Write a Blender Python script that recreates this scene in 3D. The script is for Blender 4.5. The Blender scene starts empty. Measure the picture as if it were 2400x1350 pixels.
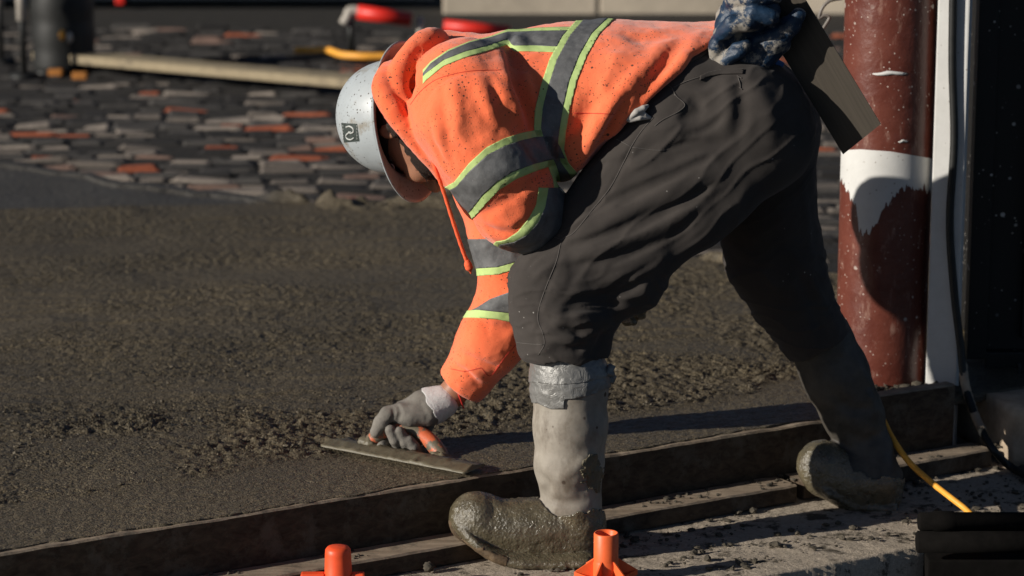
import bpy, bmesh, math, random
import numpy as np
from mathutils import Vector, Matrix
from mathutils.bvhtree import BVHTree

rng = np.random.default_rng(7)
random.seed(7)
SC = bpy.context.scene
COL = SC.collection

# ---------------------------------------------------------------- camera, sky, sun, exposure
FPX, W_PX, H_PX = 6200.0, 2400, 1350
PITCH = math.radians(12.0)
CAM = np.array([0.0, -5.55, 1.77])
cam_d = bpy.data.cameras.new('camera')
cam = bpy.data.objects.new('camera', cam_d)
COL.objects.link(cam)
cam.location = CAM
cam.rotation_euler = (math.pi / 2 - PITCH, 0, 0)
cam_d.sensor_width = 36.0
cam_d.lens = 36.0 * FPX / W_PX
cam_d.clip_start = 0.1
cam_d.clip_end = 400
cam_d.dof.use_dof = True
cam_d.dof.focus_distance = 5.62
cam_d.dof.aperture_fstop = 3.8
SC.camera = cam

SUN_AZ = math.radians(24.5)     # from the left, turned this far towards the camera
SUN_EL = math.radians(19.0)
world = bpy.data.worlds.new('World')
SC.world = world
world.use_nodes = True
wn = world.node_tree.nodes
sky = wn.new('ShaderNodeTexSky')
sky.sky_type = 'NISHITA'
sky.sun_disc = False
sky.sun_elevation = SUN_EL
sky.air_density = 0.5
sky.dust_density = 0.25
to_sun = Vector((-math.cos(SUN_AZ) * math.cos(SUN_EL), -math.sin(SUN_AZ) * math.cos(SUN_EL), math.sin(SUN_EL)))
sky.sun_rotation = math.atan2(to_sun.x, to_sun.y)
world.node_tree.links.new(sky.outputs[0], wn['Background'].inputs[0])
wn['Background'].inputs[1].default_value = 0.05
sun_d = bpy.data.lights.new('sun', 'SUN')
sun = bpy.data.objects.new('sun', sun_d)
COL.objects.link(sun)
sun_d.energy = 5.0
sun_d.angle = math.radians(0.5)
sun_d.color = (1.0, 0.945, 0.855)
sun.rotation_euler = to_sun.to_track_quat('Z', 'Y').to_euler()
SC.view_settings.view_transform = 'Standard'
SC.view_settings.look = 'None'
SC.view_settings.gamma = 1.0
SC.view_settings.exposure = 0.15
try:
    SC.cycles.use_denoising = True
    SC.cycles.max_bounces = 6
except Exception:
    pass

# ---------------------------------------------------------------- pixel <-> world measuring helpers
CT, ST = math.cos(PITCH), math.sin(PITCH)

def ray(px, py):
    u = (px - 1200.0) / FPX
    v = -(py - 675.0) / FPX
    return np.array([u, CT + v * ST, -ST + v * CT])

def W(px, py, Y):
    d = ray(px, py)
    return CAM + d * ((Y - CAM[1]) / d[1])

def G(px, py, z=0.0):
    d = ray(px, py)
    return CAM + d * ((z - CAM[2]) / d[2])

def proj(v):
    d = v - CAM
    zc = d[:, 1] * CT - d[:, 2] * ST
    yc = d[:, 1] * ST + d[:, 2] * CT
    return 1200.0 + FPX * d[:, 0] / zc, 675.0 - FPX * yc / zc

# ---------------------------------------------------------------- materials
class NT:
    def __init__(s, name):
        s.m = bpy.data.materials.new(name)
        s.m.use_nodes = True
        s.t = s.m.node_tree
        s.b = s.t.nodes['Principled BSDF']
        s.tc = s.t.nodes.new('ShaderNodeTexCoord')
        s.co = s.tc.outputs['Object']

    def link(s, a, b):
        s.t.links.new(a, b)

    def put(s, inp, v):
        if isinstance(v, bpy.types.NodeSocket):
            s.link(v, inp)
        else:
            inp.default_value = v

    def mapping(s, scale=(1, 1, 1), rot=(0, 0, 0), loc=(0, 0, 0), co=None):
        n = s.t.nodes.new('ShaderNodeMapping')
        s.link(co or s.co, n.inputs[0])
        n.inputs['Location'].default_value = loc
        n.inputs['Rotation'].default_value = rot
        n.inputs['Scale'].default_value = scale
        return n.outputs[0]

    def noise(s, scale, detail=4, rough=0.6, co=None, dist=0.0):
        n = s.t.nodes.new('ShaderNodeTexNoise')
        s.link(co or s.co, n.inputs['Vector'])
        n.inputs['Scale'].default_value = scale
        n.inputs['Detail'].default_value = detail
        n.inputs['Roughness'].default_value = rough
        n.inputs['Distortion'].default_value = dist
        return n.outputs['Fac']

    def voro(s, scale, co=None, feature='F1', rnd=1.0):
        n = s.t.nodes.new('ShaderNodeTexVoronoi')
        n.feature = feature
        s.link(co or s.co, n.inputs['Vector'])
        n.inputs['Scale'].default_value = scale
        n.inputs['Randomness'].default_value = rnd
        return n.outputs['Distance']

    def ramp(s, fac, stops):
        n = s.t.nodes.new('ShaderNodeValToRGB')
        s.link(fac, n.inputs[0])
        el = n.color_ramp.elements
        while len(el) < len(stops):
            el.new(0.5)
        for e, (p, c) in zip(el, stops):
            e.position = p
            e.color = (c, c, c, 1) if not hasattr(c, '__len__') else (*c, 1)
        return n.outputs[0]

    def mix(s, fac, a, b):
        n = s.t.nodes.new('ShaderNodeMix')
        n.data_type = 'RGBA'
        s.put(n.inputs[0], fac)
        s.put(n.inputs[6], a if isinstance(a, bpy.types.NodeSocket) else (*a, 1))
        s.put(n.inputs[7], b if isinstance(b, bpy.types.NodeSocket) else (*b, 1))
        return n.outputs[2]

    def math(s, op, a, b=0.0, clamp=False):
        n = s.t.nodes.new('ShaderNodeMath')
        n.operation = op
        n.use_clamp = clamp
        s.put(n.inputs[0], a)
        s.put(n.inputs[1], b)
        return n.outputs[0]

    def attr(s, name):
        n = s.t.nodes.new('ShaderNodeAttribute')
        n.attribute_name = name
        return n.outputs['Fac']

    def bump(s, height, strength=0.5, dist=0.005):
        n = s.t.nodes.new('ShaderNodeBump')
        n.inputs['Strength'].default_value = strength
        n.inputs['Distance'].default_value = dist
        s.link(height, n.inputs['Height'])
        prev = s.b.inputs['Normal']
        if prev.is_linked:
            s.link(prev.links[0].from_socket, n.inputs['Normal'])
        s.link(n.outputs[0], s.b.inputs['Normal'])
        return s

    def set(s, base=None, rough=None, metal=None, spec=None, sheen=None, coat=None):
        I = s.b.inputs
        if base is not None:
            s.put(I['Base Color'], base if isinstance(base, bpy.types.NodeSocket) else (*base, 1))
        if rough is not None:
            s.put(I['Roughness'], rough)
        if metal is not None:
            s.put(I['Metallic'], metal)
        if spec is not None:
            s.put(I['Specular IOR Level'], spec)
        if sheen is not None:
            I['Sheen Weight'].default_value = sheen
            I['Sheen Roughness'].default_value = 0.5
        if coat is not None:
            I['Coat Weight'].default_value = coat
        return s

M = {}

def m_plain(name, c, rough=0.6, var=0.25, scale=20, bump=0.0, bscale=120, metal=0, spec=0.4, bdist=0.002):
    n = NT(name)
    f = n.noise(scale, 5, 0.65)
    a = tuple(x * (1 - var) for x in c)
    b = tuple(min(1, x * (1 + var)) for x in c)
    n.set(n.mix(n.ramp(f, [(0.3, 0.0), (0.7, 1.0)]), a, b), rough, metal, spec)
    if bump:
        n.bump(n.noise(bscale, 4), bump, bdist)
    M[name] = n.m
    return n.m

def specks(n, base, scale, thr, col, seed=0.0, extra=None):
    """small irregular dirt spots scattered over a base colour"""
    co = n.mapping(loc=(seed, seed * 1.7, seed * 0.3))
    w = n.noise(scale * 0.9, 2, 0.5, co)
    v = n.math('ADD', n.voro(scale, co), n.math('MULTIPLY', n.math('SUBTRACT', w, 0.5), 0.35))
    mask = n.ramp(v, [(max(thr - 0.03, 0), 1.0), (thr + 0.02, 0.0)])
    clus = n.ramp(n.noise(scale * 0.11, 3, 0.6, co), [(0.42, 0.0), (0.56, 1.0)])
    mask = n.math('MULTIPLY', mask, clus)
    if extra is not None:
        mask = n.math('MULTIPLY', mask, extra)
    return n.mix(mask, base, col)

def make_materials():
    # fluorescent fleece, mud speckled
    n = NT('orange_fleece')
    f = n.noise(9, 5, 0.6)
    base = n.mix(n.ramp(f, [(0.35, 0.0), (0.72, 1.0)]), (0.94, 0.200, 0.083), (0.89, 0.155, 0.056))
    st = n.ramp(n.noise(5.5, 6, 0.7), [(0.60, 0.0), (0.75, 0.35)])
    base = n.mix(st, base, (0.55, 0.10, 0.03))
    base = specks(n, base, 95, 0.17, (0.07, 0.028, 0.016), 1.3)
    base = specks(n, base, 150, 0.17, (0.08, 0.03, 0.018), 3.7)
    base = specks(n, base, 40, 0.075, (0.10, 0.035, 0.02), 5.1)
    n.set(base, 0.95, 0, 0.1, sheen=0.32)
    n.bump(n.noise(420, 3, 0.7), 0.55, 0.0022)
    n.bump(n.noise(28, 4, 0.55), 0.35, 0.004)
    M['fleece'] = n.m

    n = NT('reflective_grey')
    f = n.noise(30, 6, 0.7)
    base = n.mix(n.ramp(f, [(0.35, 0.0), (0.75, 1.0)]), (0.085, 0.085, 0.086), (0.16, 0.16, 0.16))
    base = n.mix(n.ramp(n.noise(130, 4, 0.7), [(0.62, 0.0), (0.70, 0.55)]), base, (0.22, 0.215, 0.205))
    n.set(base, 0.55, 0.0, 0.45)
    n.bump(n.noise(55, 5, 0.7), 0.55, 0.002)
    M['tape'] = n.m

    n = NT('lime_edging')
    f = n.noise(40, 4)
    base = n.mix(f, (0.40, 0.54, 0.17), (0.50, 0.62, 0.27))
    base = specks(n, base, 80, 0.12, (0.12, 0.12, 0.04), 2.0)
    n.set(base, 0.8, 0, 0.2)
    n.bump(n.noise(400, 2), 0.3, 0.001)
    M['lime'] = n.m

    n = NT('trouser_cotton')
    f = n.noise(7, 5, 0.6)
    base = n.mix(n.ramp(f, [(0.3, 0.0), (0.7, 1.0)]), (0.036, 0.031, 0.028), (0.056, 0.048, 0.043))
    base = specks(n, base, 48, 0.028, (0.4, 0.38, 0.35), 3.0)
    n.set(base, 0.9, 0, 0.15, sheen=0.06)
    tw = n.t.nodes.new('ShaderNodeTexWave')
    n.link(n.mapping(rot=(0.4, 0.8, 0.2)), tw.inputs[0])
    tw.inputs['Scale'].default_value = 260
    n.bump(tw.outputs['Fac'], 0.12, 0.0008)
    n.bump(n.noise(22, 5, 0.55), 0.30, 0.004)
    M['trouser'] = n.m
    m_plain('seam_thread', (0.075, 0.066, 0.06), 0.9, 0.2, 200)
    m_plain('pocket_cloth', (0.34, 0.32, 0.295), 0.9, 0.15, 60, 0.3)

    n = NT('skin')
    f = n.noise(25, 5)
    n.set(n.mix(f, (0.25, 0.115, 0.066), (0.33, 0.155, 0.092)), 0.5, 0, 0.4)
    n.b.inputs['Subsurface Weight'].default_value = 0.08
    n.b.inputs['Subsurface Radius'].default_value = (0.01, 0.004, 0.002)
    n.bump(n.noise(300, 3), 0.25, 0.0008)
    M['skin'] = n.m
    m_plain('beard_hair', (0.022, 0.012, 0.008), 0.8, 0.4, 150, 0.8, 500)

    n = NT('helmet_white')
    f = n.noise(14, 5, 0.65)
    base = n.mix(n.ramp(f, [(0.4, 0.0), (0.75, 1.0)]), (0.37, 0.40, 0.412), (0.30, 0.32, 0.33))
    base = n.mix(n.ramp(n.noise(11, 7, 0.75), [(0.55, 0.0), (0.66, 0.75)]), base, (0.20, 0.165, 0.115))
    base = specks(n, base, 110, 0.19, (0.06, 0.05, 0.04), 0.7)
    base = specks(n, base, 60, 0.13, (0.09, 0.075, 0.05), 4.0)
    n.set(base, 0.42, 0, 0.4)
    n.bump(n.noise(60, 4), 0.1, 0.002)
    M['helmet'] = n.m
    m_plain('strap_black', (0.02, 0.017, 0.016), 0.6, 0.3, 40)
    m_plain('sticker_green', (0.045, 0.055, 0.05), 0.5, 0.4, 120)
    m_plain('sticker_white', (0.42, 0.43, 0.41), 0.6, 0.3, 200)

    n = NT('boot_rubber')
    f = n.noise(9, 6, 0.65)
    base = n.mix(n.ramp(f, [(0.3, 0.0), (0.7, 1.0)]), (0.18, 0.155, 0.125), (0.35, 0.315, 0.265))
    base = n.mix(n.ramp(n.noise(15, 7, 0.72, n.mapping((1, 1, 0.5))), [(0.48, 0.0), (0.66, 0.75)]), base, (0.11, 0.085, 0.062))
    base = specks(n, base, 24, 0.09, (0.05, 0.03, 0.02), 2.2)
    n.set(base, 0.62, 0, 0.3)
    n.bump(n.noise(70, 5), 0.25, 0.002)
    M['boot'] = n.m
    m_plain('shaded_boot', (0.060, 0.052, 0.042), 0.6, 0.5, 14, 0.4, 70)  # rear boot's rubber, darkened: the front leg's shade is put into the colour
    m_plain('cord_orange', (0.85, 0.12, 0.04), 0.8, 0.2, 300, 0.5, 500)
    m_plain('sole_gum', (0.10, 0.066, 0.036), 0.8, 0.6, 45, 0.7, 150)
    m_plain('rust_orange', (0.42, 0.16, 0.03), 0.6, 0.3, 30)

    n = NT('wet_mud')
    f = n.noise(30, 7, 0.7)
    base = n.mix(n.ramp(f, [(0.3, 0.0), (0.7, 1.0)]), (0.050, 0.040, 0.022), (0.150, 0.125, 0.078))
    n.set(base, n.ramp(n.noise(18, 4), [(0.35, 0.10), (0.65, 0.34)]), 0, 0.8)
    n.bump(n.noise(150, 6, 0.7), 0.55, 0.005)
    n.bump(n.voro(160), 0.35, 0.003)
    M['mud'] = n.m

    n = NT('duct_tape')
    base = n.mix(n.noise(16, 5), (0.13, 0.125, 0.115), (0.22, 0.215, 0.205))
    n.set(base, n.ramp(n.noise(25, 4), [(0.3, 0.34), (0.7, 0.55)]), 0.2, 0.45)
    tw = n.t.nodes.new('ShaderNodeTexWave')
    n.link(n.co, tw.inputs[0])
    tw.inputs['Scale'].default_value = 130
    tw.bands_direction = 'X'
    n.bump(tw.outputs['Fac'], 0.12, 0.001)
    n.bump(n.noise(45, 4, 0.6, dist=1.0), 0.7, 0.006)
    M['duct'] = n.m

    m_plain('glove_grey', (0.165, 0.15, 0.13), 0.85, 0.22, 35, 0.35, 350)
    n = NT('glove_knit')
    n.set(n.mix(n.noise(120, 4), (0.46, 0.45, 0.44), (0.64, 0.63, 0.62)), 0.95, 0, 0.1)
    n.bump(n.noise(350, 3), 0.6, 0.002)
    M['knit'] = n.m
    m_plain('red_trim', (0.55, 0.03, 0.02), 0.8, 0.2, 60)
    n = NT('handle_orange')
    base = n.mix(n.ramp(n.noise(28, 6, 0.7), [(0.44, 0.0), (0.52, 1.0)]), (0.60, 0.13, 0.05), (0.13, 0.11, 0.075))
    n.set(base, 0.5, 0, 0.4)
    n.bump(n.noise(120, 5), 0.4, 0.002)
    M['handle'] = n.m
    n = NT('trowel_mud')
    base = n.mix(n.noise(35, 6, 0.7), (0.055, 0.045, 0.028), (0.175, 0.150, 0.098))
    n.set(base, 0.5, 0, 0.4)
    n.bump(n.noise(90, 6), 0.5, 0.003)
    M['trowel'] = n.m

    n = NT('steel_blade')
    def dot(vec):
        d = n.t.nodes.new('ShaderNodeVectorMath')
        d.operation = 'DOT_PRODUCT'
        n.link(n.co, d.inputs[0])
        d.inputs[1].default_value = vec
        return d.outputs['Value']
    cb = n.t.nodes.new('ShaderNodeCombineXYZ')
    n.link(dot((2.0, 0, -3.4)), cb.inputs[0])
    n.link(dot((130, 0, 76)), cb.inputs[1])
    st = n.noise(1.0, 5, 0.7, cb.outputs[0])
    n.set(n.mix(n.ramp(st, [(0.3, 0.0), (0.7, 1.0)]), (0.056, 0.047, 0.037), (0.082, 0.069, 0.054)), 0.45, 0.2, 0.4)
    M['steel'] = n.m

    n = NT('blue_rubber_glove')
    f = n.noise(14, 8, 0.75)
    base = n.mix(n.ramp(n.noise(30, 4), [(0.3, 0.0), (0.7, 1.0)]), (0.006, 0.014, 0.030), (0.012, 0.036, 0.075))
    base = n.mix(n.ramp(f, [(0.50, 0.0), (0.56, 1.0)]), base, (0.26, 0.235, 0.20))
    n.set(base, n.ramp(f, [(0.5, 0.45), (0.6, 0.9)]), 0, 0.4)
    n.bump(n.noise(70, 6, 0.7), 0.5, 0.004)
    M['blue'] = n.m
    m_plain('blue_plain', (0.02, 0.10, 0.32), 0.5, 0.2, 30)

    n = NT('red_brown_paint')
    f = n.noise(10, 6, 0.7)
    base = n.mix(n.ramp(f, [(0.35, 0.0), (0.75, 1.0)]), (0.095, 0.022, 0.014), (0.145, 0.043, 0.028))
    base = n.mix(n.ramp(n.noise(40, 6, 0.7, n.mapping((1, 1, 0.35))), [(0.56, 0.0), (0.70, 0.5)]), base, (0.36, 0.22, 0.17))
    base = specks(n, base, 24, 0.11, (0.55, 0.50, 0.44), 2.0)
    base = specks(n, base, 75, 0.13, (0.50, 0.42, 0.36), 7.0)
    n.set(base, 0.35, 0, 0.5)
    n.bump(n.noise(26, 5), 0.45, 0.006)
    M['redpaint'] = n.m
    n = NT('white_paint')
    base = n.mix(n.ramp(n.noise(14, 6, 0.7), [(0.3, 0.0), (0.8, 1.0)]), (0.60, 0.59, 0.565), (0.50, 0.49, 0.465))
    base = specks(n, base, 60, 0.10, (0.20, 0.17, 0.14), 3.3)
    n.set(base, 0.6, 0, 0.35)
    n.bump(n.noise(60, 4), 0.15, 0.002)
    M['white'] = n.m

    n = NT('black_paint')
    base = n.mix(n.noise(6, 5), (0.006, 0.006, 0.006), (0.014, 0.013, 0.012))
    base = specks(n, base, 22, 0.10, (0.5, 0.47, 0.43), 6.0)
    base = specks(n, base, 55, 0.10, (0.4, 0.37, 0.33), 9.0)
    n.set(base, 0.5, 0, 0.3)
    M['black'] = n.m
    m_plain('black_rubber', (0.011, 0.011, 0.010), 0.55, 0.4, 40, 0.2, 60)
    m_plain('yellow_cord', (0.80, 0.36, 0.045), 0.5, 0.15, 40)
    m_plain('dark_timber', (0.005, 0.0043, 0.0038), 0.95, 0.4, 25, 0.4, 60, spec=0.08)

    # form lumber; the paler worn one also carries sunlight in its colour
    for nm, a, b in (('lumber', (0.034, 0.023, 0.015), (0.10, 0.071, 0.047)), ('pale_lumber', (0.24, 0.19, 0.12), (0.33, 0.27, 0.175)), ('sunlit_worn_lumber', (0.17, 0.125, 0.085), (0.34, 0.27, 0.20))):
        n = NT(nm)
        co = n.mapping((2.2, 38, 38), (0, 0, -math.radians(30.3)))
        g = n.noise(1.6, 6, 0.65, co, 0.6)
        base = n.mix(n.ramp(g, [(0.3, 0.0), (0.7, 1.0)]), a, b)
        base = n.mix(n.ramp(n.noise(9, 7, 0.75), [(0.52, 0.0), (0.62, 0.75)]), base, (0.12, 0.10, 0.075))
        n.set(base, 0.85, 0, 0.25)
        n.bump(g, 0.35, 0.003)
        n.bump(n.noise(60, 6, 0.7), 0.4, 0.003)
        M[nm] = n.m

    # fresh concrete
    n = NT('fresh_concrete')
    r = n.attr('rough')
    def cells(scale):
        v = n.t.nodes.new('ShaderNodeTexVoronoi')
        n.link(n.co, v.inputs['Vector'])
        v.inputs['Scale'].default_value = scale
        sp = n.t.nodes.new('ShaderNodeSeparateColor')
        n.link(v.outputs['Color'], sp.inputs[0])
        return sp.outputs[0], v.outputs['Distance']
    c1, d1 = cells(135)
    c2, d2 = cells(290)
    mixv = n.math('ADD', n.math('MULTIPLY', c1, 0.5), n.math('MULTIPLY', c2, 0.5))
    mixv = n.math('ADD', n.math('MULTIPLY', mixv, 0.75), n.math('MULTIPLY', n.noise(60, 5, 0.7), 0.28))
    rough_c = n.mix(n.ramp(mixv, [(0.28, 0.0), (0.55, 0.35), (0.82, 1.0)]), (0.019, 0.0147, 0.0080), (0.255, 0.198, 0.115))
    fine = n.math('ADD', n.math('MULTIPLY', c2, 0.6), n.math('MULTIPLY', n.noise(160, 5, 0.75), 0.45))
    smooth = n.mix(n.ramp(fine, [(0.25, 0.0), (0.85, 1.0)]), (0.043, 0.034, 0.021), (0.182, 0.143, 0.091))
    base = n.mix(r, smooth, rough_c)
    base = n.mix(n.ramp(n.noise(0.9, 5, 0.6), [(0.35, 0.0), (0.65, 0.45)]), base, (0.052, 0.042, 0.026))
    base = n.mix(n.attr('bay'), base, (0.058, 0.054, 0.048))
    base = n.mix(n.ramp(n.noise(1.7, 4), [(0.35, 0.0), (0.7, 0.35)]), base, (0.06, 0.05, 0.037))
    n.set(base, n.math('ADD', n.math('MULTIPLY', n.noise(40, 3), 0.35), 0.40), 0, 0.35)
    n.bump(n.math('MULTIPLY', n.math('SUBTRACT', c1, n.math('MULTIPLY', d1, 0.8)), n.math('ADD', n.math('MULTIPLY', r, 0.8), 0.15)), 0.7, 0.006)
    n.bump(n.math('SUBTRACT', c2, d2), 0.5, 0.002)
    M['concrete'] = n.m

    n = NT('old_concrete')
    f = n.noise(120, 6, 0.75)
    base = n.mix(n.ramp(f, [(0.3, 0.0), (0.7, 1.0)]), (0.26, 0.215, 0.165), (0.46, 0.385, 0.30))
    base = n.mix(n.ramp(n.noise(12, 8, 0.75), [(0.54, 0.0), (0.60, 0.9)]), base, (0.055, 0.045, 0.032))
    n.set(base, 0.9, 0, 0.2)
    n.bump(n.noise(160, 5, 0.7), 0.6, 0.004)
    n.bump(n.noise(18, 6, 0.7), 0.5, 0.010)
    M['pavement'] = n.m
    m_plain('block_concrete', (0.36, 0.28, 0.20), 0.9, 0.35, 14, 0.5, 70, bdist=0.004)
    m_plain('wall_concrete', (0.46, 0.39, 0.30), 0.9, 0.28, 1.3, 0.3, 20, bdist=0.01)
    m_plain('dark_soil', (0.016, 0.013, 0.010), 0.95, 0.5, 12, 0.8, 40, bdist=0.02)
    m_plain('crumb', (0.060, 0.050, 0.036), 0.9, 0.5, 60, 0.5, 150)
    m_plain('shade_navy', (0.008, 0.013, 0.020), 0.5, 0.4, 2)
    m_plain('grey_steel', (0.17, 0.15, 0.13), 0.5, 0.3, 30, 0.2)
    m_plain('dull_steel', (0.40, 0.36, 0.31), 0.6, 0.25, 18, 0.2)
    m_plain('red_pipe_paint', (0.62, 0.022, 0.012), 0.45, 0.15, 15)
    m_plain('orange_plastic', (0.82, 0.135, 0.035), 0.45, 0.10, 25, 0.1, 90)
    m_plain('red_orange_plastic', (0.78, 0.085, 0.024), 0.45, 0.12, 25, 0.1, 90)
    for i, c in enumerate([(0.13, 0.108, 0.09), (0.21, 0.175, 0.145), (0.016, 0.014, 0.013), (0.050, 0.045, 0.041), (0.28, 0.070, 0.028), (0.17, 0.105, 0.08)]):
        m_plain('sett_%d' % i, c, 0.8, 0.35, 14, 0.5, 50, bdist=0.006)

make_materials()

# ---------------------------------------------------------------- object helpers
def tag(o, label=None, cat=None, group=None, kind=None):
    if label: o['label'] = label
    if cat: o['category'] = cat
    if group: o['group'] = group
    if kind: o['kind'] = kind
    return o

def link(name, me, mat, parent=None, smooth=True):
    o = bpy.data.objects.new(name, me)
    COL.objects.link(o)
    if mat is not None:
        me.materials.append(M[mat])
    if smooth and len(me.polygons):
        me.polygons.foreach_set('use_smooth', np.ones(len(me.polygons), dtype=bool))
    if parent is not None:
        o.parent = parent
        o.matrix_parent_inverse = parent.matrix_world.inverted()
    return o

def mesh_np(name, verts, quads):
    me = bpy.data.meshes.new(name)
    verts = np.asarray(verts, dtype=np.float32)
    quads = np.asarray(quads, dtype=np.int32)
    k = quads.shape[1]
    me.vertices.add(len(verts))
    me.vertices.foreach_set('co', verts.ravel())
    me.loops.add(quads.size)
    me.loops.foreach_set('vertex_index', quads.ravel())
    me.polygons.add(len(quads))
    me.polygons.foreach_set('loop_start', np.arange(0, quads.size, k, dtype=np.int32))
    me.polygons.foreach_set('loop_total', np.full(len(quads), k, dtype=np.int32))
    me.update(calc_edges=True)
    me.validate()
    return me

def mesh_py(name, verts, faces):
    me = bpy.data.meshes.new(name)
    me.from_pydata([tuple(map(float, v)) for v in verts], [], faces)
    me.update()
    return me

def empty(name, loc):
    o = bpy.data.objects.new(name, None)
    COL.objects.link(o)
    o.location = loc
    o.empty_display_size = 0.05
    bpy.context.view_layer.update()
    return o

def bm_obj(name, bm, mat, parent=None, smooth=False, bevel=0.0):
    if bevel:
        bmesh.ops.bevel(bm, geom=bm.edges[:], offset=bevel, segments=2, affect='EDGES', profile=0.6)
    bmesh.ops.recalc_face_normals(bm, faces=bm.faces[:])
    me = bpy.data.meshes.new(name)
    bm.to_mesh(me)
    bm.free()
    return link(name, me, mat, parent, smooth)

def box_bm(c, size, rotz=0.0, rot=None, bm=None):
    bm = bm or bmesh.new()
    r = bmesh.ops.create_cube(bm, size=1.0)
    mat = Matrix.Translation(Vector(c)) @ (rot.to_4x4() if rot is not None else Matrix.Rotation(rotz, 4, 'Z')) @ Matrix.Diagonal((*size, 1))
    bmesh.ops.transform(bm, matrix=mat, verts=r['verts'])
    return bm

def catmull(pts, n=8):
    pts = [np.asarray(p, float) for p in pts]
    P = [2 * pts[0] - pts[1]] + pts + [2 * pts[-1] - pts[-2]]
    out = []
    for i in range(1, len(P) - 2):
        p0, p1, p2, p3 = P[i - 1:i + 3]
        for k in range(n):
            t = k / n
            out.append(0.5 * (2 * p1 + (p2 - p0) * t + (2 * p0 - 5 * p1 + 4 * p2 - p3) * t * t + (3 * p1 - p0 - 3 * p2 + p3) * t ** 3))
    out.append(pts[-1])
    return np.array(out)

def tube_data(pts, rad, seg=10, cap=True, voff=0):
    pts = np.asarray(pts, float)
    n = len(pts)
    rad = np.broadcast_to(np.asarray(rad, float), (n,))
    tan = np.gradient(pts, axis=0)
    tan /= np.linalg.norm(tan, axis=1)[:, None] + 1e-12
    up = np.array([0, 0, 1.0]) if abs(tan[0][2]) < 0.9 else np.array([0, 1.0, 0])
    a = np.cross(up, tan[0]); a /= np.linalg.norm(a)
    V, F = [], []
    for i in range(n):
        a = a - tan[i] * np.dot(a, tan[i]); a /= np.linalg.norm(a)
        b = np.cross(tan[i], a)
        for k in range(seg):
            t = 2 * math.pi * k / seg
            V.append(pts[i] + rad[i] * (math.cos(t) * a + math.sin(t) * b))
    for i in range(n - 1):
        for k in range(seg):
            k2 = (k + 1) % seg
            F.append((voff + i * seg + k, voff + i * seg + k2, voff + (i + 1) * seg + k2, voff + (i + 1) * seg + k))
    if cap:
        F.append(tuple(voff + k for k in reversed(range(seg))))
        F.append(tuple(voff + (n - 1) * seg + k for k in range(seg)))
    return V, F

def tube(name, pts, rad, mat, parent=None, seg=10):
    V, F = tube_data(pts, rad, seg)
    return link(name, mesh_py(name, V, F), mat, parent)

def tubes(name, lst, mat, parent=None, seg=6):
    V, F = [], []
    for pts, rad in lst:
        v, f = tube_data(pts, rad, seg, True, len(V))
        V += v; F += f
    return link(name, mesh_py(name, V, F), mat, parent)

# ---------------------------------------------------------------- numpy noise
def _hash(ix, iy, iz, s):
    h = (ix * 374761393 + iy * 668265263 + iz * 2147483647 + s * 1274126177) & 0xFFFFFFFF
    h = ((h ^ (h >> 13)) * 1274126177) & 0xFFFFFFFF
    return ((h ^ (h >> 16)) & 0xFFFF).astype(np.float32) / 65535.0

def vnoise(p, scale, seed=0):
    q = np.asarray(p, dtype=np.float64) * scale + 1000.0
    i = np.floor(q).astype(np.int64)
    f = (q - i).astype(np.float32)
    f = f * f * f * (f * (f * 6 - 15) + 10)
    out = 0
    for dx in (0, 1):
        wx = f[:, 0] if dx else 1 - f[:, 0]
        for dy in (0, 1):
            wy = f[:, 1] if dy else 1 - f[:, 1]
            if q.shape[1] == 2:
                out = out + wx * wy * _hash(i[:, 0] + dx, i[:, 1] + dy, np.zeros_like(i[:, 0]), seed)
            else:
                for dz in (0, 1):
                    wz = f[:, 2] if dz else 1 - f[:, 2]
                    out = out + wx * wy * wz * _hash(i[:, 0] + dx, i[:, 1] + dy, i[:, 2] + dz, seed)
    return out * 2 - 1

def fbm(p, scale, oct=4, gain=0.5, seed=0):
    a, o, s = 1.0, 0, scale
    for k in range(oct):
        o = o + a * vnoise(p, s, seed + k)
        s *= 2.03; a *= gain
    return o

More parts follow.
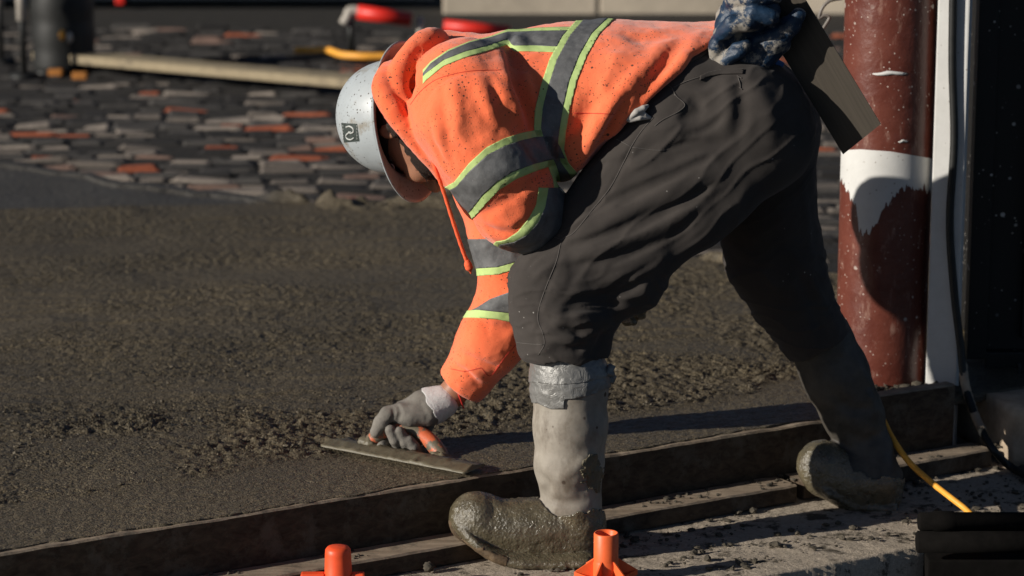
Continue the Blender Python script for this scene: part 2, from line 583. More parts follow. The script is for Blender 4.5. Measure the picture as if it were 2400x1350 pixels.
# ---------------------------------------------------------------- signed-distance sculpting
class Sdf:
    def __init__(s, lo, hi, vox):
        s.lo = np.array(lo, float)
        s.vox = vox
        s.n = np.ceil((np.array(hi) - s.lo) / vox).astype(int) + 1
        s.f = np.full(s.n, 0.2, dtype=np.float32)

    def box(s, lo, hi):
        a = np.clip(np.floor((lo - s.lo) / s.vox).astype(int), 0, s.n - 1)
        b = np.clip(np.ceil((hi - s.lo) / s.vox).astype(int) + 1, 1, s.n)
        sl = tuple(slice(a[i], max(b[i], a[i] + 1)) for i in range(3))
        g = [(s.lo[i] + s.vox * np.arange(sl[i].start, sl[i].stop)).astype(np.float32) for i in range(3)]
        return sl, (g[0][:, None, None], g[1][None, :, None], g[2][None, None, :])

    def comb(s, sl, d, k, op):
        f = s.f[sl]
        if op == 'sub':
            d = -d
            h = np.maximum(k - np.abs(f - d), 0) / max(k, 1e-6)
            s.f[sl] = np.maximum(f, d) + h * h * k * 0.25
        else:
            h = np.maximum(k - np.abs(f - d), 0) / max(k, 1e-6)
            s.f[sl] = np.minimum(f, d) - h * h * k * 0.25

    def cone(s, a, b, ra, rb, k=0.02, op='add'):
        a, b = np.asarray(a, float), np.asarray(b, float)
        r = max(ra, rb) + k + 4 * s.vox
        sl, (X, Y, Z) = s.box(np.minimum(a, b) - r, np.maximum(a, b) + r)
        ab = b - a
        L2 = max(float(ab @ ab), 1e-9)
        t = np.clip(((X - a[0]) * ab[0] + (Y - a[1]) * ab[1] + (Z - a[2]) * ab[2]) / L2, 0, 1)
        d = np.sqrt((X - a[0] - t * ab[0]) ** 2 + (Y - a[1] - t * ab[1]) ** 2 + (Z - a[2] - t * ab[2]) ** 2) - (ra + t * (rb - ra))
        s.comb(sl, d, k, op)

    def chain(s, pts, rad, k=0.02, op='add'):
        for i in range(len(pts) - 1):
            s.cone(pts[i], pts[i + 1], rad[i], rad[i + 1], k if i else k, op)

    def ell(s, c, axes, R=None, k=0.02, op='add'):
        """ellipsoid; axes = half sizes along the rows of R"""
        c = np.asarray(c, float)
        axes = np.asarray(axes, float)
        R = np.eye(3) if R is None else np.asarray(R, float)
        r = axes.max() + k + 4 * s.vox
        sl, (X, Y, Z) = s.box(c - r, c + r)
        q = 0
        for i in range(3):
            q = q + (((X - c[0]) * R[i, 0] + (Y - c[1]) * R[i, 1] + (Z - c[2]) * R[i, 2]) / axes[i]) ** 2
        d = (np.sqrt(q) - 1.0) * axes.min()
        s.comb(sl, d, k, op)

    def oval(s, a, b, ra, rb, side, k=0.03, op='add', pw=2.0):
        """tapered segment with an elliptical section; ra, rb = (half size along side, half size across)"""
        a, b = np.asarray(a, float), np.asarray(b, float)
        w = b - a
        L = np.linalg.norm(w); w = w / L
        u = np.asarray(side, float); u = u - w * (u @ w); u /= np.linalg.norm(u)
        v = np.cross(w, u)
        r = max(*ra, *rb) + k + 4 * s.vox
        sl, (X, Y, Z) = s.box(np.minimum(a, b) - r, np.maximum(a, b) + r)
        dx, dy, dz = X - a[0], Y - a[1], Z - a[2]
        tw = dx * w[0] + dy * w[1] + dz * w[2]
        t = np.clip(tw / L, 0, 1)
        e = tw - t * L
        du = dx * u[0] + dy * u[1] + dz * u[2]
        dv = dx * v[0] + dy * v[1] + dz * v[2]
        ru = ra[0] + t * (rb[0] - ra[0])
        rv = ra[1] + t * (rb[1] - ra[1])
        m = np.minimum(ru, rv)
        if pw == 2.0:
            d = (np.sqrt((du / ru) ** 2 + (dv / rv) ** 2 + (e / m) ** 2) - 1) * m
        else:
            d = ((np.abs(du / ru) ** pw + np.abs(dv / rv) ** pw + np.abs(e / m) ** pw) ** (1 / pw) - 1) * m
        s.comb(sl, d, k, op)

    def ovals(s, pts, rads, side, k=0.03, pw=2.0):
        for i in range(len(pts) - 1):
            s.oval(pts[i], pts[i + 1], rads[i], rads[i + 1], side, k, 'add', pw)

    def half(s, p, nrm, k=0.01, wob=0.0, seed=0):
        """cut away everything on the side the normal points to"""
        nrm = np.asarray(nrm, float); nrm = nrm / np.linalg.norm(nrm)
        sl, (X, Y, Z) = s.box(s.lo, s.lo + s.vox * s.n)
        d = (X - p[0]) * nrm[0] + (Y - p[1]) * nrm[1] + (Z - p[2]) * nrm[2]
        if wob:
            d = d + wob * (np.sin(Y * 31 + seed) * np.cos(X * 23 + seed) + 0.5 * np.sin(Y * 67 + Z * 41 + seed * 2))
        f = s.f[sl]
        h = np.maximum(k - np.abs(f - d), 0) / k
        s.f[sl] = np.maximum(f, d) + h * h * k * 0.25

    def val(s, p):
        q = np.clip(((p - s.lo) / s.vox), 0, s.n - 1.001)
        i = q.astype(int); t = q - i
        o = 0
        for dx in (0, 1):
            for dy in (0, 1):
                for dz in (0, 1):
                    w = (t[:, 0] if dx else 1 - t[:, 0]) * (t[:, 1] if dy else 1 - t[:, 1]) * (t[:, 2] if dz else 1 - t[:, 2])
                    o = o + w * s.f[i[:, 0] + dx, i[:, 1] + dy, i[:, 2] + dz]
        return o

    def hit(s, px, py, default=0.15):
        """first surface point under a pixel of the photograph"""
        d = ray(px, py)
        T = (np.arange(s.lo[1], s.lo[1] + s.vox * s.n[1], s.vox * 0.5) - CAM[1]) / d[1]
        pts = CAM + d * T[:, None]
        ok = np.all((pts >= s.lo) & (pts <= s.lo + s.vox * (s.n - 1)), axis=1)
        v = np.where(ok, s.val(pts), 1.0)
        j = np.nonzero(v < 0)[0]
        return pts[j[0]] if len(j) else W(px, py, default)

    def fold(s, pix, h, w, Y=None):
        """raise (h > 0) or sink (h < 0) a soft crease along pixels traced on the surface"""
        pts = catmull([s.hit(*p) if Y is None else W(p[0], p[1], Y) for p in pix], 4)
        r = 2.6 * w
        sl, (X, Yg, Z) = s.box(pts.min(0) - r, pts.max(0) + r)
        best = np.full(np.broadcast(X, Yg, Z).shape, 1e9, dtype=np.float32)
        n = len(pts)
        for i in range(n - 1):
            a, b = pts[i], pts[i + 1]
            ab = b - a
            L2 = max(float(ab @ ab), 1e-9)
            t = np.clip(((X - a[0]) * ab[0] + (Yg - a[1]) * ab[1] + (Z - a[2]) * ab[2]) / L2, 0, 1)
            d2 = (X - a[0] - t * ab[0]) ** 2 + (Yg - a[1] - t * ab[1]) ** 2 + (Z - a[2] - t * ab[2]) ** 2
            u = (i + t) / (n - 1)
            taper = np.sin(np.pi * np.clip(u * 0.86 + 0.07, 0, 1)) ** 0.6
            e = d2 / (w * w) - np.log(np.maximum(taper, 1e-3))
            best = np.minimum(best, e)
        s.f[sl] -= h * np.exp(-best)

    def mesh(s, smooth=1, jitter=None):
        f = s.f
        ins = f < 0
        nx, ny, nz = f.shape
        c = np.zeros((nx - 1, ny - 1, nz - 1), dtype=np.uint8)
        for dx in (0, 1):
            for dy in (0, 1):
                for dz in (0, 1):
                    c += ins[dx:nx - 1 + dx, dy:ny - 1 + dy, dz:nz - 1 + dz]
        act = (c > 0) & (c < 8)
        idx = np.argwhere(act)
        vid = np.full(act.shape, -1, dtype=np.int32)
        vid[act] = np.arange(len(idx))
        acc = np.zeros((len(idx), 3)); cnt = np.zeros(len(idx))
        corners = [(a, b, d) for a in (0, 1) for b in (0, 1) for d in (0, 1)]
        fv = {q: f[idx[:, 0] + q[0], idx[:, 1] + q[1], idx[:, 2] + q[2]] for q in corners}
        for q in corners:
            for ax in range(3):
                if q[ax] == 0:
                    r = list(q); r[ax] = 1; r = tuple(r)
                    a, b = fv[q], fv[r]
                    m = (a < 0) != (b < 0)
                    t = np.where(m, a / np.where(m, a - b, 1), 0)
                    p = np.array(q, float)[None, :].repeat(len(idx), 0)
                    p[:, ax] = t
                    acc += p * m[:, None]; cnt += m
        V = s.lo + (idx + acc / cnt[:, None]) * s.vox
        Q = []
        for ax in range(3):
            sa = [slice(1, -1)] * 3; sb = [slice(1, -1)] * 3
            sa[ax] = slice(0, -1); sb[ax] = slice(1, None)
            A, B = ins[tuple(sa)], ins[tuple(sb)]
            e = np.argwhere(A != B)
            flip = A[e[:, 0], e[:, 1], e[:, 2]]
            off = np.ones(3, int); off[ax] = 0
            e = e + off
            o1, o2 = [(1, 2), (2, 0), (0, 1)][ax]
            def cell(d1, d2):
                g = e.copy(); g[:, o1] -= d1; g[:, o2] -= d2
                return vid[g[:, 0], g[:, 1], g[:, 2]]
            q = np.stack([cell(1, 1), cell(0, 1), cell(0, 0), cell(1, 0)], 1)
            q[~flip] = q[~flip][:, ::-1]
            Q.append(q)
        Q = np.concatenate(Q)
        Q = Q[(Q >= 0).all(1)]
        for _ in range(smooth):
            acc = np.zeros_like(V); cnt = np.zeros(len(V))
            for k in range(4):
                for j in (Q[:, (k + 1) % 4], Q[:, (k + 3) % 4]):
                    np.add.at(acc, Q[:, k], V[j]); np.add.at(cnt, Q[:, k], 1)
            V = V * 0.5 + 0.5 * acc / np.maximum(cnt, 1)[:, None]
        N = s.normals(V)
        if jitter is not None:
            V = V + N * jitter(V)[:, None]
        return V, Q, N

    def normals(s, V):
        e = s.vox
        g = np.stack([s.val(V + np.eye(3)[i] * e) - s.val(V - np.eye(3)[i] * e) for i in range(3)], 1)
        return g / (np.linalg.norm(g, axis=1)[:, None] + 1e-9)

def clip_patch(V, Q, N, scal, offset=0.0015):
    """the part of a mesh where every scalar is >= 0, cut cleanly along the zero lines and lifted off the surface"""
    S = np.stack(scal, 1)
    keep = (S[Q].max(1) >= 0).all(1)
    faces = Q[keep]
    vo, fo, cache = [], [], {}
    Vl = V + N * offset
    def vkey(key, p):
        if key not in cache:
            cache[key] = len(vo); vo.append(p)
        return cache[key]
    for f in faces:
        if (S[f] >= 0).all():
            fo.append(tuple(vkey(int(i), Vl[i]) for i in f))
            continue
        poly = [(int(i), Vl[i], S[i]) for i in f]
        for k in range(S.shape[1]):
            out = []
            for a, b in zip(poly, poly[1:] + poly[:1]):
                if a[2][k] >= 0:
                    out.append(a)
                if (a[2][k] >= 0) != (b[2][k] >= 0):
                    t = a[2][k] / (a[2][k] - b[2][k])
                    ka, kb = sorted([str(a[0]), str(b[0])])
                    out.append((ka + '|' + kb + '/%d' % k, a[1] + (b[1] - a[1]) * t, a[2] + (b[2] - a[2]) * t))
            poly = out
            if len(poly) < 3:
                break
        if len(poly) >= 3:
            ids = [vkey(p[0], p[1]) for p in poly]
            ids = [x for i, x in enumerate(ids) if x != ids[i - 1]]
            if len(set(ids)) >= 3:
                fo.append(tuple(ids))
    return vo, fo

def patch_obj(name, V, Q, N, scal, mat, parent, offset=0.0015, thick=0.0015):
    vo, fo = clip_patch(V, Q, N, scal, offset)
    if not fo:
        print('EMPTY PATCH', name)
        return None
    o = link(name, mesh_py(name, vo, fo), mat, parent)
    md = o.modifiers.new('thickness', 'SOLIDIFY')
    md.thickness = thick
    md.offset = -1
    return o

def curve_fn(pts, axis=0):
    """interpolator: pts of (x, y); returns x as a function of y (axis=0) or y of x (axis=1)"""
    p = np.array(sorted(pts, key=lambda q: q[1 - axis]), float)
    return lambda t: np.interp(t, p[:, 1 - axis], p[:, axis])

# ================================================================ SETTING
FA = math.radians(30.4)                       # direction of the formwork on the ground
FD = np.array([math.cos(FA), math.sin(FA), 0.0])
FN = np.array([math.sin(FA), -math.cos(FA), 0.0])   # towards the camera
F0 = np.array([-0.186, -0.007, 0.0])          # a point on the form's front face

def fl(along, off, z):
    return F0 + FD * along + FN * off + np.array([0, 0, z])

SLAB_Z = 0.16

def build_ground():
    me = mesh_py('ground', [(-150, -40, -0.17), (150, -40, -0.17), (150, 260, -0.17), (-150, 260, -0.17)], [(0, 1, 2, 3)])
    tag(link('ground', me, 'dark_soil', None, False), 'dark bare soil ground around the pour', None, None, 'structure')

    # old pavement strip the boots stand on: broken front edge, dropping to the soil
    na, no = 420, 150
    a = np.linspace(-1.5, 2.6, na)
    o = np.linspace(-0.06, 0.50, no)
    A, O = np.meshgrid(a, o, indexing='ij')
    P = F0 + A[..., None] * FD + O[..., None] * FN
    flat = P.reshape(-1, 3)
    edge = 0.5 + 0.0012 * fbm(np.stack([a, a * 0], 1), 14, 3) + 0.0012 * fbm(np.stack([a, a * 0], 1), 70, 2, seed=4)
    O2 = O / 0.5 * edge[:, None]
    P = F0 + A[..., None] * FD + O2[..., None] * FN
    z = 0.0015 * fbm(flat[:, :2], 9, 3, seed=2) + 0.0013 * fbm(flat[:, :2], 90, 3, 0.6, seed=5)
    z = z.reshape(na, no)
    z -= 0.003 * np.clip((O - 0.49) / 0.010, 0, 1) ** 2
    P[..., 2] = z - 0.004
    V = P.reshape(-1, 3)
    idx = np.arange(na * no).reshape(na, no)
    Q = np.stack([idx[:-1, :-1], idx[:-1, 1:], idx[1:, 1:], idx[1:, :-1]], -1).reshape(-1, 4)
    low = V[idx[:, -1]].copy(); low[:, 2] = -0.19
    low += FN * 0.002 * fbm(low[:, :2], 11, 3)[:, None]
    b = len(V) + np.arange(na)
    V = np.concatenate([V, low])
    e = idx[:, -1]
    Q = np.concatenate([Q, np.stack([e[:-1], b[:-1], b[1:], e[1:]], 1)])
    tag(link('pavement', mesh_np('pavement', V, Q), 'pavement'), 'strip of old sandy concrete pavement with a broken edge', None, None, 'structure')

    # fresh slab: finer grid near the camera
    xs = np.concatenate([np.linspace(-2.35, 1.45, 640)])
    steps = [0.0]
    t = 0.0
    while t < 4.75:
        t += 0.0048 + 0.0052 * (t / 4.75)
        steps.append(t)
    ts = np.array(steps)
    X, T = np.meshgrid(xs, ts, indexing='ij')
    lapw = 0.010 + 0.007 * fbm(np.stack([xs, xs * 0], 1), 9, 4, 0.6, seed=91)
    y0 = F0[1] + (X - F0[0]) * math.tan(FA) + np.maximum(lapw, 0.001)[:, None] / math.cos(FA)   # paste lapping over the board's top
    # far edge of the slab, from the photograph's outline
    fe = curve_fn([(4.6, -2.6), (4.36, -1.94), (3.93, -1.39), (3.53, -0.82), (3.42, -0.55), (3.44, -0.15), (3.0, 0.25), (2.5, 0.60), (2.2, 1.0), (2.1, 1.6)], 0)
    yf = fe(X) + 0.05 * fbm(np.stack([X.ravel(), X.ravel() * 0], 1), 5, 4, seed=9).reshape(X.shape)
    Y = y0 + T / ts[-1] * (yf - y0)
    p2 = np.stack([X.ravel(), Y.ravel()], 1)
    perp = ((Y - y0) * math.cos(FA)).ravel()
    wob = 0.05 * fbm(p2, 2.5, 3, seed=21)
    r = np.clip((perp - 0.24 + wob) / 0.14, 0, 1)                    # trowelled strip along the form
    coarse = np.clip((perp - 0.27 + wob) / 0.05, 0, 1) * (1 - np.clip((perp - 0.75 + 3 * wob) / 0.7, 0, 1))
    patch = np.clip(0.5 + 1.5 * fbm(p2, 2.2, 3, seed=31), 0, 1)
    # smooth bull-floated bay at the far left
    far_l = np.clip((Y.ravel() - (3.34 + 0.10 * (X.ravel() + 1.7))) / 0.05, 0, 1) * np.clip((-0.75 - X.ravel()) / 0.15, 0, 1)
    drag = np.stack([p2[:, 0] * 1.0 + 7, (p2[:, 1] - 0.18 * p2[:, 0]) * 3.2], 1)
    r = r * np.clip(0.72 + 0.75 * fbm(drag, 1.3, 3, 0.55, seed=71), 0.25, 1)          # smoother dragged patches
    r = r * (1 - 0.95 * far_l)
    z = np.zeros(len(p2))
    n1 = fbm(p2, 85, 3, 0.65, seed=1)
    n2 = fbm(p2, 30, 3, 0.55, seed=12)
    clump = np.maximum(fbm(p2, 40, 2, 0.6, seed=3) - 0.1, 0)
    z += 0.0012 * fbm(p2, 95, 2, 0.6, seed=8)
    z += r * (0.0022 * n1 + 0.0010 * n2)
    z += coarse * patch * (0.009 * clump + 0.004 * n1)
    z += coarse * 0.004 + 0.006 * fbm(p2, 3, 2, seed=16) * np.clip(perp / 0.4, 0, 1)
    # screed marks left by the straightedge
    ps = np.stack([p2[:, 0] * 1.1 + 3, (p2[:, 1] - 0.18 * p2[:, 0] + 0.04 * fbm(p2, 2, 2, seed=62)) * 6.5], 1)
    rid = np.maximum(1 - np.abs(fbm(ps, 1.0, 2, 0.5, seed=61)) * 2.2, 0) ** 2
    z += 0.0055 * rid * np.clip((perp - 0.5) / 0.4, 0, 1) * (1 - far_l)
    # berm and ridge lines at the far edge
    de = (yf - Y).ravel()
    z += 0.045 * np.exp(-(de / 0.10) ** 2) * np.clip(0.5 + 1.2 * fbm(p2, 7, 3, seed=40), 0, 1.4) * (1 - far_l)
    z += far_l * 0.012 * np.exp(-((de - 0.12) / 0.02) ** 2)
    z -= 0.004
    V = np.stack([p2[:, 0], p2[:, 1], SLAB_Z + z], 1)
    nx, ny = X.shape
    idx = np.arange(nx * ny).reshape(nx, ny)
    Q = np.stack([idx[:-1, :-1], idx[1:, :-1], idx[1:, 1:], idx[:-1, 1:]], -1).reshape(-1, 4)
    e0 = idx[:, 0]
    lip = V[e0].copy(); lip[:, 2] -= 0.022
    b0 = len(V) + np.arange(nx)
    V = np.concatenate([V, lip])
    Q = np.concatenate([Q, np.stack([e0[1:], e0[:-1], b0[:-1], b0[1:]], 1)])
    # skirt down the far and right sides
    e = idx[:, -1]
    low = V[e].copy(); low[:, 2] = -0.17; low[:, 1] += 0.06
    b = len(V) + np.arange(nx)
    V = np.concatenate([V, low])
    Q = np.concatenate([Q, np.stack([e[:-1], e[1:], b[1:], b[:-1]], 1)])
    me = mesh_np('concrete_slab', V, Q)
    at = me.attributes.new('rough', 'FLOAT', 'POINT')
    at.data.foreach_set('value', np.concatenate([np.clip(r * (0.5 + 0.6 * coarse) + 0.1, 0, 1), np.zeros(nx), np.ones(nx)]).astype(np.float32))
    at = me.attributes.new('bay', 'FLOAT', 'POINT')
    at.data.foreach_set('value', np.concatenate([far_l, np.zeros(nx), np.zeros(nx)]).astype(np.float32))
    tag(link('concrete_slab', me, 'concrete'), 'freshly poured wet concrete slab, rough in the middle and smooth along the form', None, None, 'structure')

def crumbs(name, n, sampler, rmin, rmax, mat, label, parent=None):
    """crushed lumps scattered over a surface, joined"""
    bm = bmesh.new()
    for i in range(n):
        p = sampler()
        if p is None:
            continue
        r = rmin * (rmax / rmin) ** (rng.random() ** 2.2)
        res = bmesh.ops.create_icosphere(bm, subdivisions=1, radius=r)
        sc = Vector((0.7 + 0.8 * rng.random(), 0.7 + 0.8 * rng.random(), 0.45 + 0.4 * rng.random()))
        mt = Matrix.Translation(Vector(p) + Vector((0, 0, r * 0.15))) @ Matrix.Rotation(rng.random() * 6.28, 4, 'Z') @ Matrix.Diagonal((*sc, 1))
        for v in res['verts']:
            v.co *= 0.75 + 0.5 * rng.random()
        bmesh.ops.transform(bm, matrix=mt, verts=res['verts'])
    o = bm_obj(name, bm, mat, parent)
    return tag(o, label, None, None, 'stuff')

def build_debris():
    def on_pave():
        a, o = -0.6 + 2.6 * rng.random(), 0.10 + 0.39 * rng.random()
        if fbm(np.array([[a * 1.0, o * 2.5]]), 5, 3, seed=55)[0] < 0.0:
            return None
        return fl(a, o, 0.0)
    crumbs('spilled_mortar_crumbs', 1500, on_pave, 0.0018, 0.011, 'crumb', 'dark crumbs of spilled mortar scattered on the pavement')
    def on_slab():
        a, o = -1.3 + 2.9 * rng.random(), -0.30 - 0.95 * rng.random() ** 1.5
        if fbm(np.array([[a, o]]), 4, 3, seed=77)[0] < -0.1:
            return None
        return fl(a, o, SLAB_Z + 0.004)
    crumbs('concrete_aggregate', 2600, on_slab, 0.0018, 0.006, 'concrete', 'loose aggregate lumps on the rough wet concrete')
    def on_kicker():
        a = -0.6 + 2.2 * rng.random()
        if vnoise(np.array([[a, 0.3]]), 9, 5)[0] < 0.0:
            return None
        return fl(a, 0.015 + 0.07 * rng.random(), 0.041)
    crumbs('mortar_droppings', 420, on_kicker, 0.002, 0.009, 'crumb', 'mortar droppings lying on the low board')
    def at_pipe():
        t = math.pi * (1.0 + rng.random())
        rr = 0.115 + 0.07 * rng.random()
        return np.array([0.945 + rr * math.cos(t) * 1.05, 0.93 + rr * math.sin(t), SLAB_Z + 0.012 * rng.random()])
    crumbs('mud_heap', 260, at_pipe, 0.004, 0.016, 'crumb', 'heap of wet mud crumbs round the foot of the red column')

def board_mesh(name, a0, a1, o0, o1, z0, z1, na=90, seed=0, rough=0.003):
    """long plank along the form direction with worn, uneven edges"""
    sec = []
    b = min(0.004, (o1 - o0) * 0.2)
    sec = [(o0, z0), (o0, (z0 + z1) / 2), (o0, z1 - b), (o0 + b, z1), ((o0 * 2 + o1) / 3, z1), ((o0 + o1 * 2) / 3, z1), (o1 - b, z1), (o1, z1 - b), (o1, z0 * .3 + z1 * .7), (o1, z0 * .7 + z1 * .3), (o1, z0)]
    a = np.linspace(a0, a1, na)
    V = []
    for i, t in enumerate(a):
        for (o, z) in sec:
            V.append(fl(t, o, z))
    V = np.array(V)
    k = len(sec)
    zz = np.array([q[1] for q in sec] * na)
    up = (zz > z0 + 0.3 * (z1 - z0))
    d = rough * fbm(V * np.array([1, 1, 4]), 16, 4, seed=seed)
    V[:, 2] += d * up * 0.9
    V += FN * (0.5 * rough * fbm(V, 22, 3, seed=seed + 9))[:, None]
    F = []
    for i in range(na - 1):
        for j in range(k - 1):
            F.append((i * k + j, i * k + j + 1, (i + 1) * k + j + 1, (i + 1) * k + j))
    F.append(tuple(range(k)))
    F.append(tuple((na - 1) * k + j for j in reversed(range(k))))
    me = mesh_py(name, V, F)
    me.materials.append(M['lumber'])
    me.materials.append(M['sunlit_worn_lumber'])  # for the top faces: wear plus sunlight painted in as paler wood
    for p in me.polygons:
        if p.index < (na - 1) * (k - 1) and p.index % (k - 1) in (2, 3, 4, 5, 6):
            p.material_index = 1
    return me

def build_form():
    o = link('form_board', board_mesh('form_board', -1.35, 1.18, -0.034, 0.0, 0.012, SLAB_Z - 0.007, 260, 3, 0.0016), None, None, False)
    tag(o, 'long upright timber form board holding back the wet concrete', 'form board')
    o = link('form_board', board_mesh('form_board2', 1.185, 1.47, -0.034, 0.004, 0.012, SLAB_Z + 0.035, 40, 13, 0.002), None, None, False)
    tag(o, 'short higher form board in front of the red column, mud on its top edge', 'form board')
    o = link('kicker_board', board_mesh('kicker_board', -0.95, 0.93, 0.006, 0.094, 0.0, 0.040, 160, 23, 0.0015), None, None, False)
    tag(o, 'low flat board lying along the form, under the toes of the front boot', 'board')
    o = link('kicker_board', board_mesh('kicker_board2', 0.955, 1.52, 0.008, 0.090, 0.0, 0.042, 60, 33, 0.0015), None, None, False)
    tag(o, 'short low board lying in shade beyond the rear boot', 'board')

def build_right_side():
    # steel column
    PC = np.array([0.929, 0.935])
    R = 0.113
    seg, rows = 64, 60
    V, F = [], []
    z = np.linspace(0.0, 1.75, rows)
    for zi in z:
        for k in range(seg):
            t = 2 * math.pi * k / seg
            V.append((PC[0] + R * math.cos(t), PC[1] + R * math.sin(t), zi))
    for i in range(rows - 1):
        for k in range(seg):
            k2 = (k + 1) % seg
            F.append((i * seg + k, i * seg + k2, (i + 1) * seg + k2, (i + 1) * seg + k))
    col = link('steel_column', mesh_py('steel_column', V, F), 'redpaint')
    tag(col, 'thick round red-brown painted steel column splashed with white, behind the worker', 'column')
    # white splash wrapped round it: upper edge near-straight, lower edge torn, running down in the middle
    ts = np.linspace(math.radians(-178), math.radians(-2), 150)
    up_px = curve_fn([(352, 1960), (350, 2010), (355, 2080), (372, 2180), (380, 2250)], 0)
    lo_px = curve_fn([(420, 1960), (430, 1972), (465, 1990), (482, 2004), (540, 2012), (552, 2035), (500, 2062), (470, 2080), (440, 2110), (438, 2150), (450, 2200)], 0)
    V, F = [], []
    nz = 40
    for t in ts:
        x, y = PC[0] + (R + 0.0012) * math.cos(t), PC[1] + (R + 0.0012) * math.sin(t)
        px = proj(np.array([[x, y, 0.5]]))[0][0]
        zt = W(px, up_px(px), y)[2]
        jag = 7 * fbm(np.array([[t * 1.0, 0.0]]), 16, 5, 0.75, seed=6)[0]
        zb = W(px, lo_px(px) + jag, y)[2]
        for j in range(nz + 1):
            V.append((x, y, zt + (zb - zt) * j / nz))
    for i in range(len(ts) - 1):
        for j in range(nz):
            a = i * (nz + 1) + j
            F.append((a, a + 1, a + nz + 2, a + nz + 1))
    link('paint_splash', mesh_py('paint_splash', V, F), 'white', col)
    # drips and runs of white paint
    lst = []
    for (x0, x1, y) in ((2045, 2125, 173), (2105, 2128, 332)):
        pts = []
        for s in np.linspace(0, 1, 8):
            px = x0 + (x1 - x0) * s
            xx = W(px, y, 0.84)[0]
            c = max(-1, min(1, (xx - PC[0]) / R))
            yy = PC[1] - R * math.sqrt(1 - c * c)
            w = W(px, y + 1.5 * math.sin(s * 9) - 2 * s, yy)
            pts.append(w)
        lst.append((np.array(pts), 0.0044 * np.array([.3, .8, 1, 1.3, 1, 1, 0.9, .4]) * (1 if y < 300 else 0.6)))
    tubes('paint_drip', lst, 'white', col, 8)

    # white post right of it
    wp0, wp1 = W(2189, 400, 0.84)[0], W(2263, 400, 0.84)[0]
    bm = box_bm(((wp0 + wp1) / 2, 0.845, 0.86), ((wp1 - wp0) * 1.0, 0.044, 1.75), math.radians(-18))
    post = bm_obj('post', bm, 'white', None, False, 0.004)
    tag(post, 'square white painted post between the red column and the black cabinet', 'post')
    # hanging black cable
    pts = [W(2234, -40, 0.812), W(2232, 150, 0.812), W(2236, 330, 0.812), W(2226, 520, 0.812), W(2236, 680, 0.81), W(2250, 800, 0.80), W(2262, 900, 0.78), W(2290, 985, 0.72), W(2325, 1050, 0.62), G(2370, 1095, 0.012), G(2440, 1130, 0.012)]
    c = tube('black_cable', catmull(pts, 8), 0.0098, 'black_rubber')
    tag(c, 'black cable hanging down the white post and onto the pavement', 'cable')
    # splashed lower part of the cable
    tube('mud_crust', catmull([W(2256, 850, 0.80), W(2262, 900, 0.78), W(2275, 945, 0.76), W(2290, 985, 0.72), W(2303, 1010, 0.685)], 6), [0.0101 + 0.0018 * abs(math.sin(i * 1.7)) for i in range(25)], 'block_concrete', c)

    # black cabinet with flange and ribs
    x0 = W(2290, 400, 1.0)[0]
    root = empty('equipment_cabinet', (x0 + 0.4, 1.3, 0.0))
    tag(root, 'black painted steel equipment cabinet flecked with white at the right edge', 'cabinet')
    bm_obj('cabinet_body', box_bm((x0 + 0.50, 1.40, 0.98), (0.92, 0.60, 1.58)), 'black', root, False, 0.006)
    bm_obj('corner_angle', box_bm((x0 + 0.025, 1.075, 0.98), (0.05, 0.05, 1.6)), 'black', root, False, 0.003)
    for i in range(3):
        bm_obj('panel_rib', box_bm((x0 + 0.16 + 0.17 * i, 1.085, 0.98), (0.035, 0.03, 1.5)), 'black', root, False, 0.004)
    bm_obj('base_rail', box_bm((x0 + 0.5, 1.09, 0.165), (0.9, 0.05, 0.06)), 'black', root, False, 0.004)
    hk = catmull([W(2342, 893, 1.0), W(2362, 890, 1.0), W(2383, 886, 1.0), W(2389, 868, 1.0), W(2386, 850, 1.0)], 5)
    tube('hook', hk, 0.006, 'black_rubber', root, 8)
    bm = box_bm((x0 + 0.2, 1.06, 0.10), (0.05, 0.05, 0.20))
    bm_obj('cabinet_leg', bm, 'black', root, False, 0.004)
    bm_obj('cabinet_leg', box_bm((x0 + 0.85, 1.5, 0.10), (0.05, 0.05, 0.20)), 'black', root, False, 0.004)

    # concrete footing block
    p0 = G(2296, 1085, 0.0)
    bm = box_bm((p0[0] + 0.30, p0[1] + 0.33, 0.075), (0.66, 0.60, 0.15), FA * 0.55)
    bmesh.ops.subdivide_edges(bm, edges=bm.edges[:], cuts=5, use_grid_fill=True)
    for v in bm.verts:
        v.co += Vector((rng.normal(), rng.normal(), rng.normal())) * 0.0025
    b = bm_obj('concrete_block', bm, 'block_concrete', None, True)
    tag(b, 'low sandy concrete footing block under the black cabinet', 'block')

    # yellow cord
    pts = [W(2040, 930, 0.52), W(2070, 985, 0.46), W(2090, 1025, 0.42), W(2130, 1082, 0.36), W(2180, 1128, 0.30), W(2228, 1166, 0.235), W(2268, 1198, 0.19), G(2310, 1245, 0.01)]
    tag(tube('extension_cord', catmull(pts, 8), 0.0072, 'yellow_cord'), 'yellow extension cord hanging behind the rear boot', 'cord')

    # black pipe lying on a dark timber at the lower right
    a, b = W(2152, 1222, 0.0), W(2620, 1222, 0.0)
    a[1] -= 0.0; r = 0.0205
    prof = [(0.0, r * 0.80), (0.004, r), (0.03, r), (0.034, r * 1.12), (0.075, r * 1.12), (0.079, r), (b[0] - a[0], r)]
    V, F = tube_data([a + np.array([d, 0.0, 0]) for d, _ in prof], [q for _, q in prof], 28)
    tag(link('drain_pipe', mesh_py('drain_pipe', V, F), 'dark_timber'), 'upper black pipe of the pair in the lower right corner', 'pipe')
    a, b = W(2148, 1270, -0.01), W(2620, 1270, -0.01)
    r = 0.0245
    V, F = tube_data([a, a + np.array([0.003, 0, 0]), b], [r * 0.85, r, r], 28)
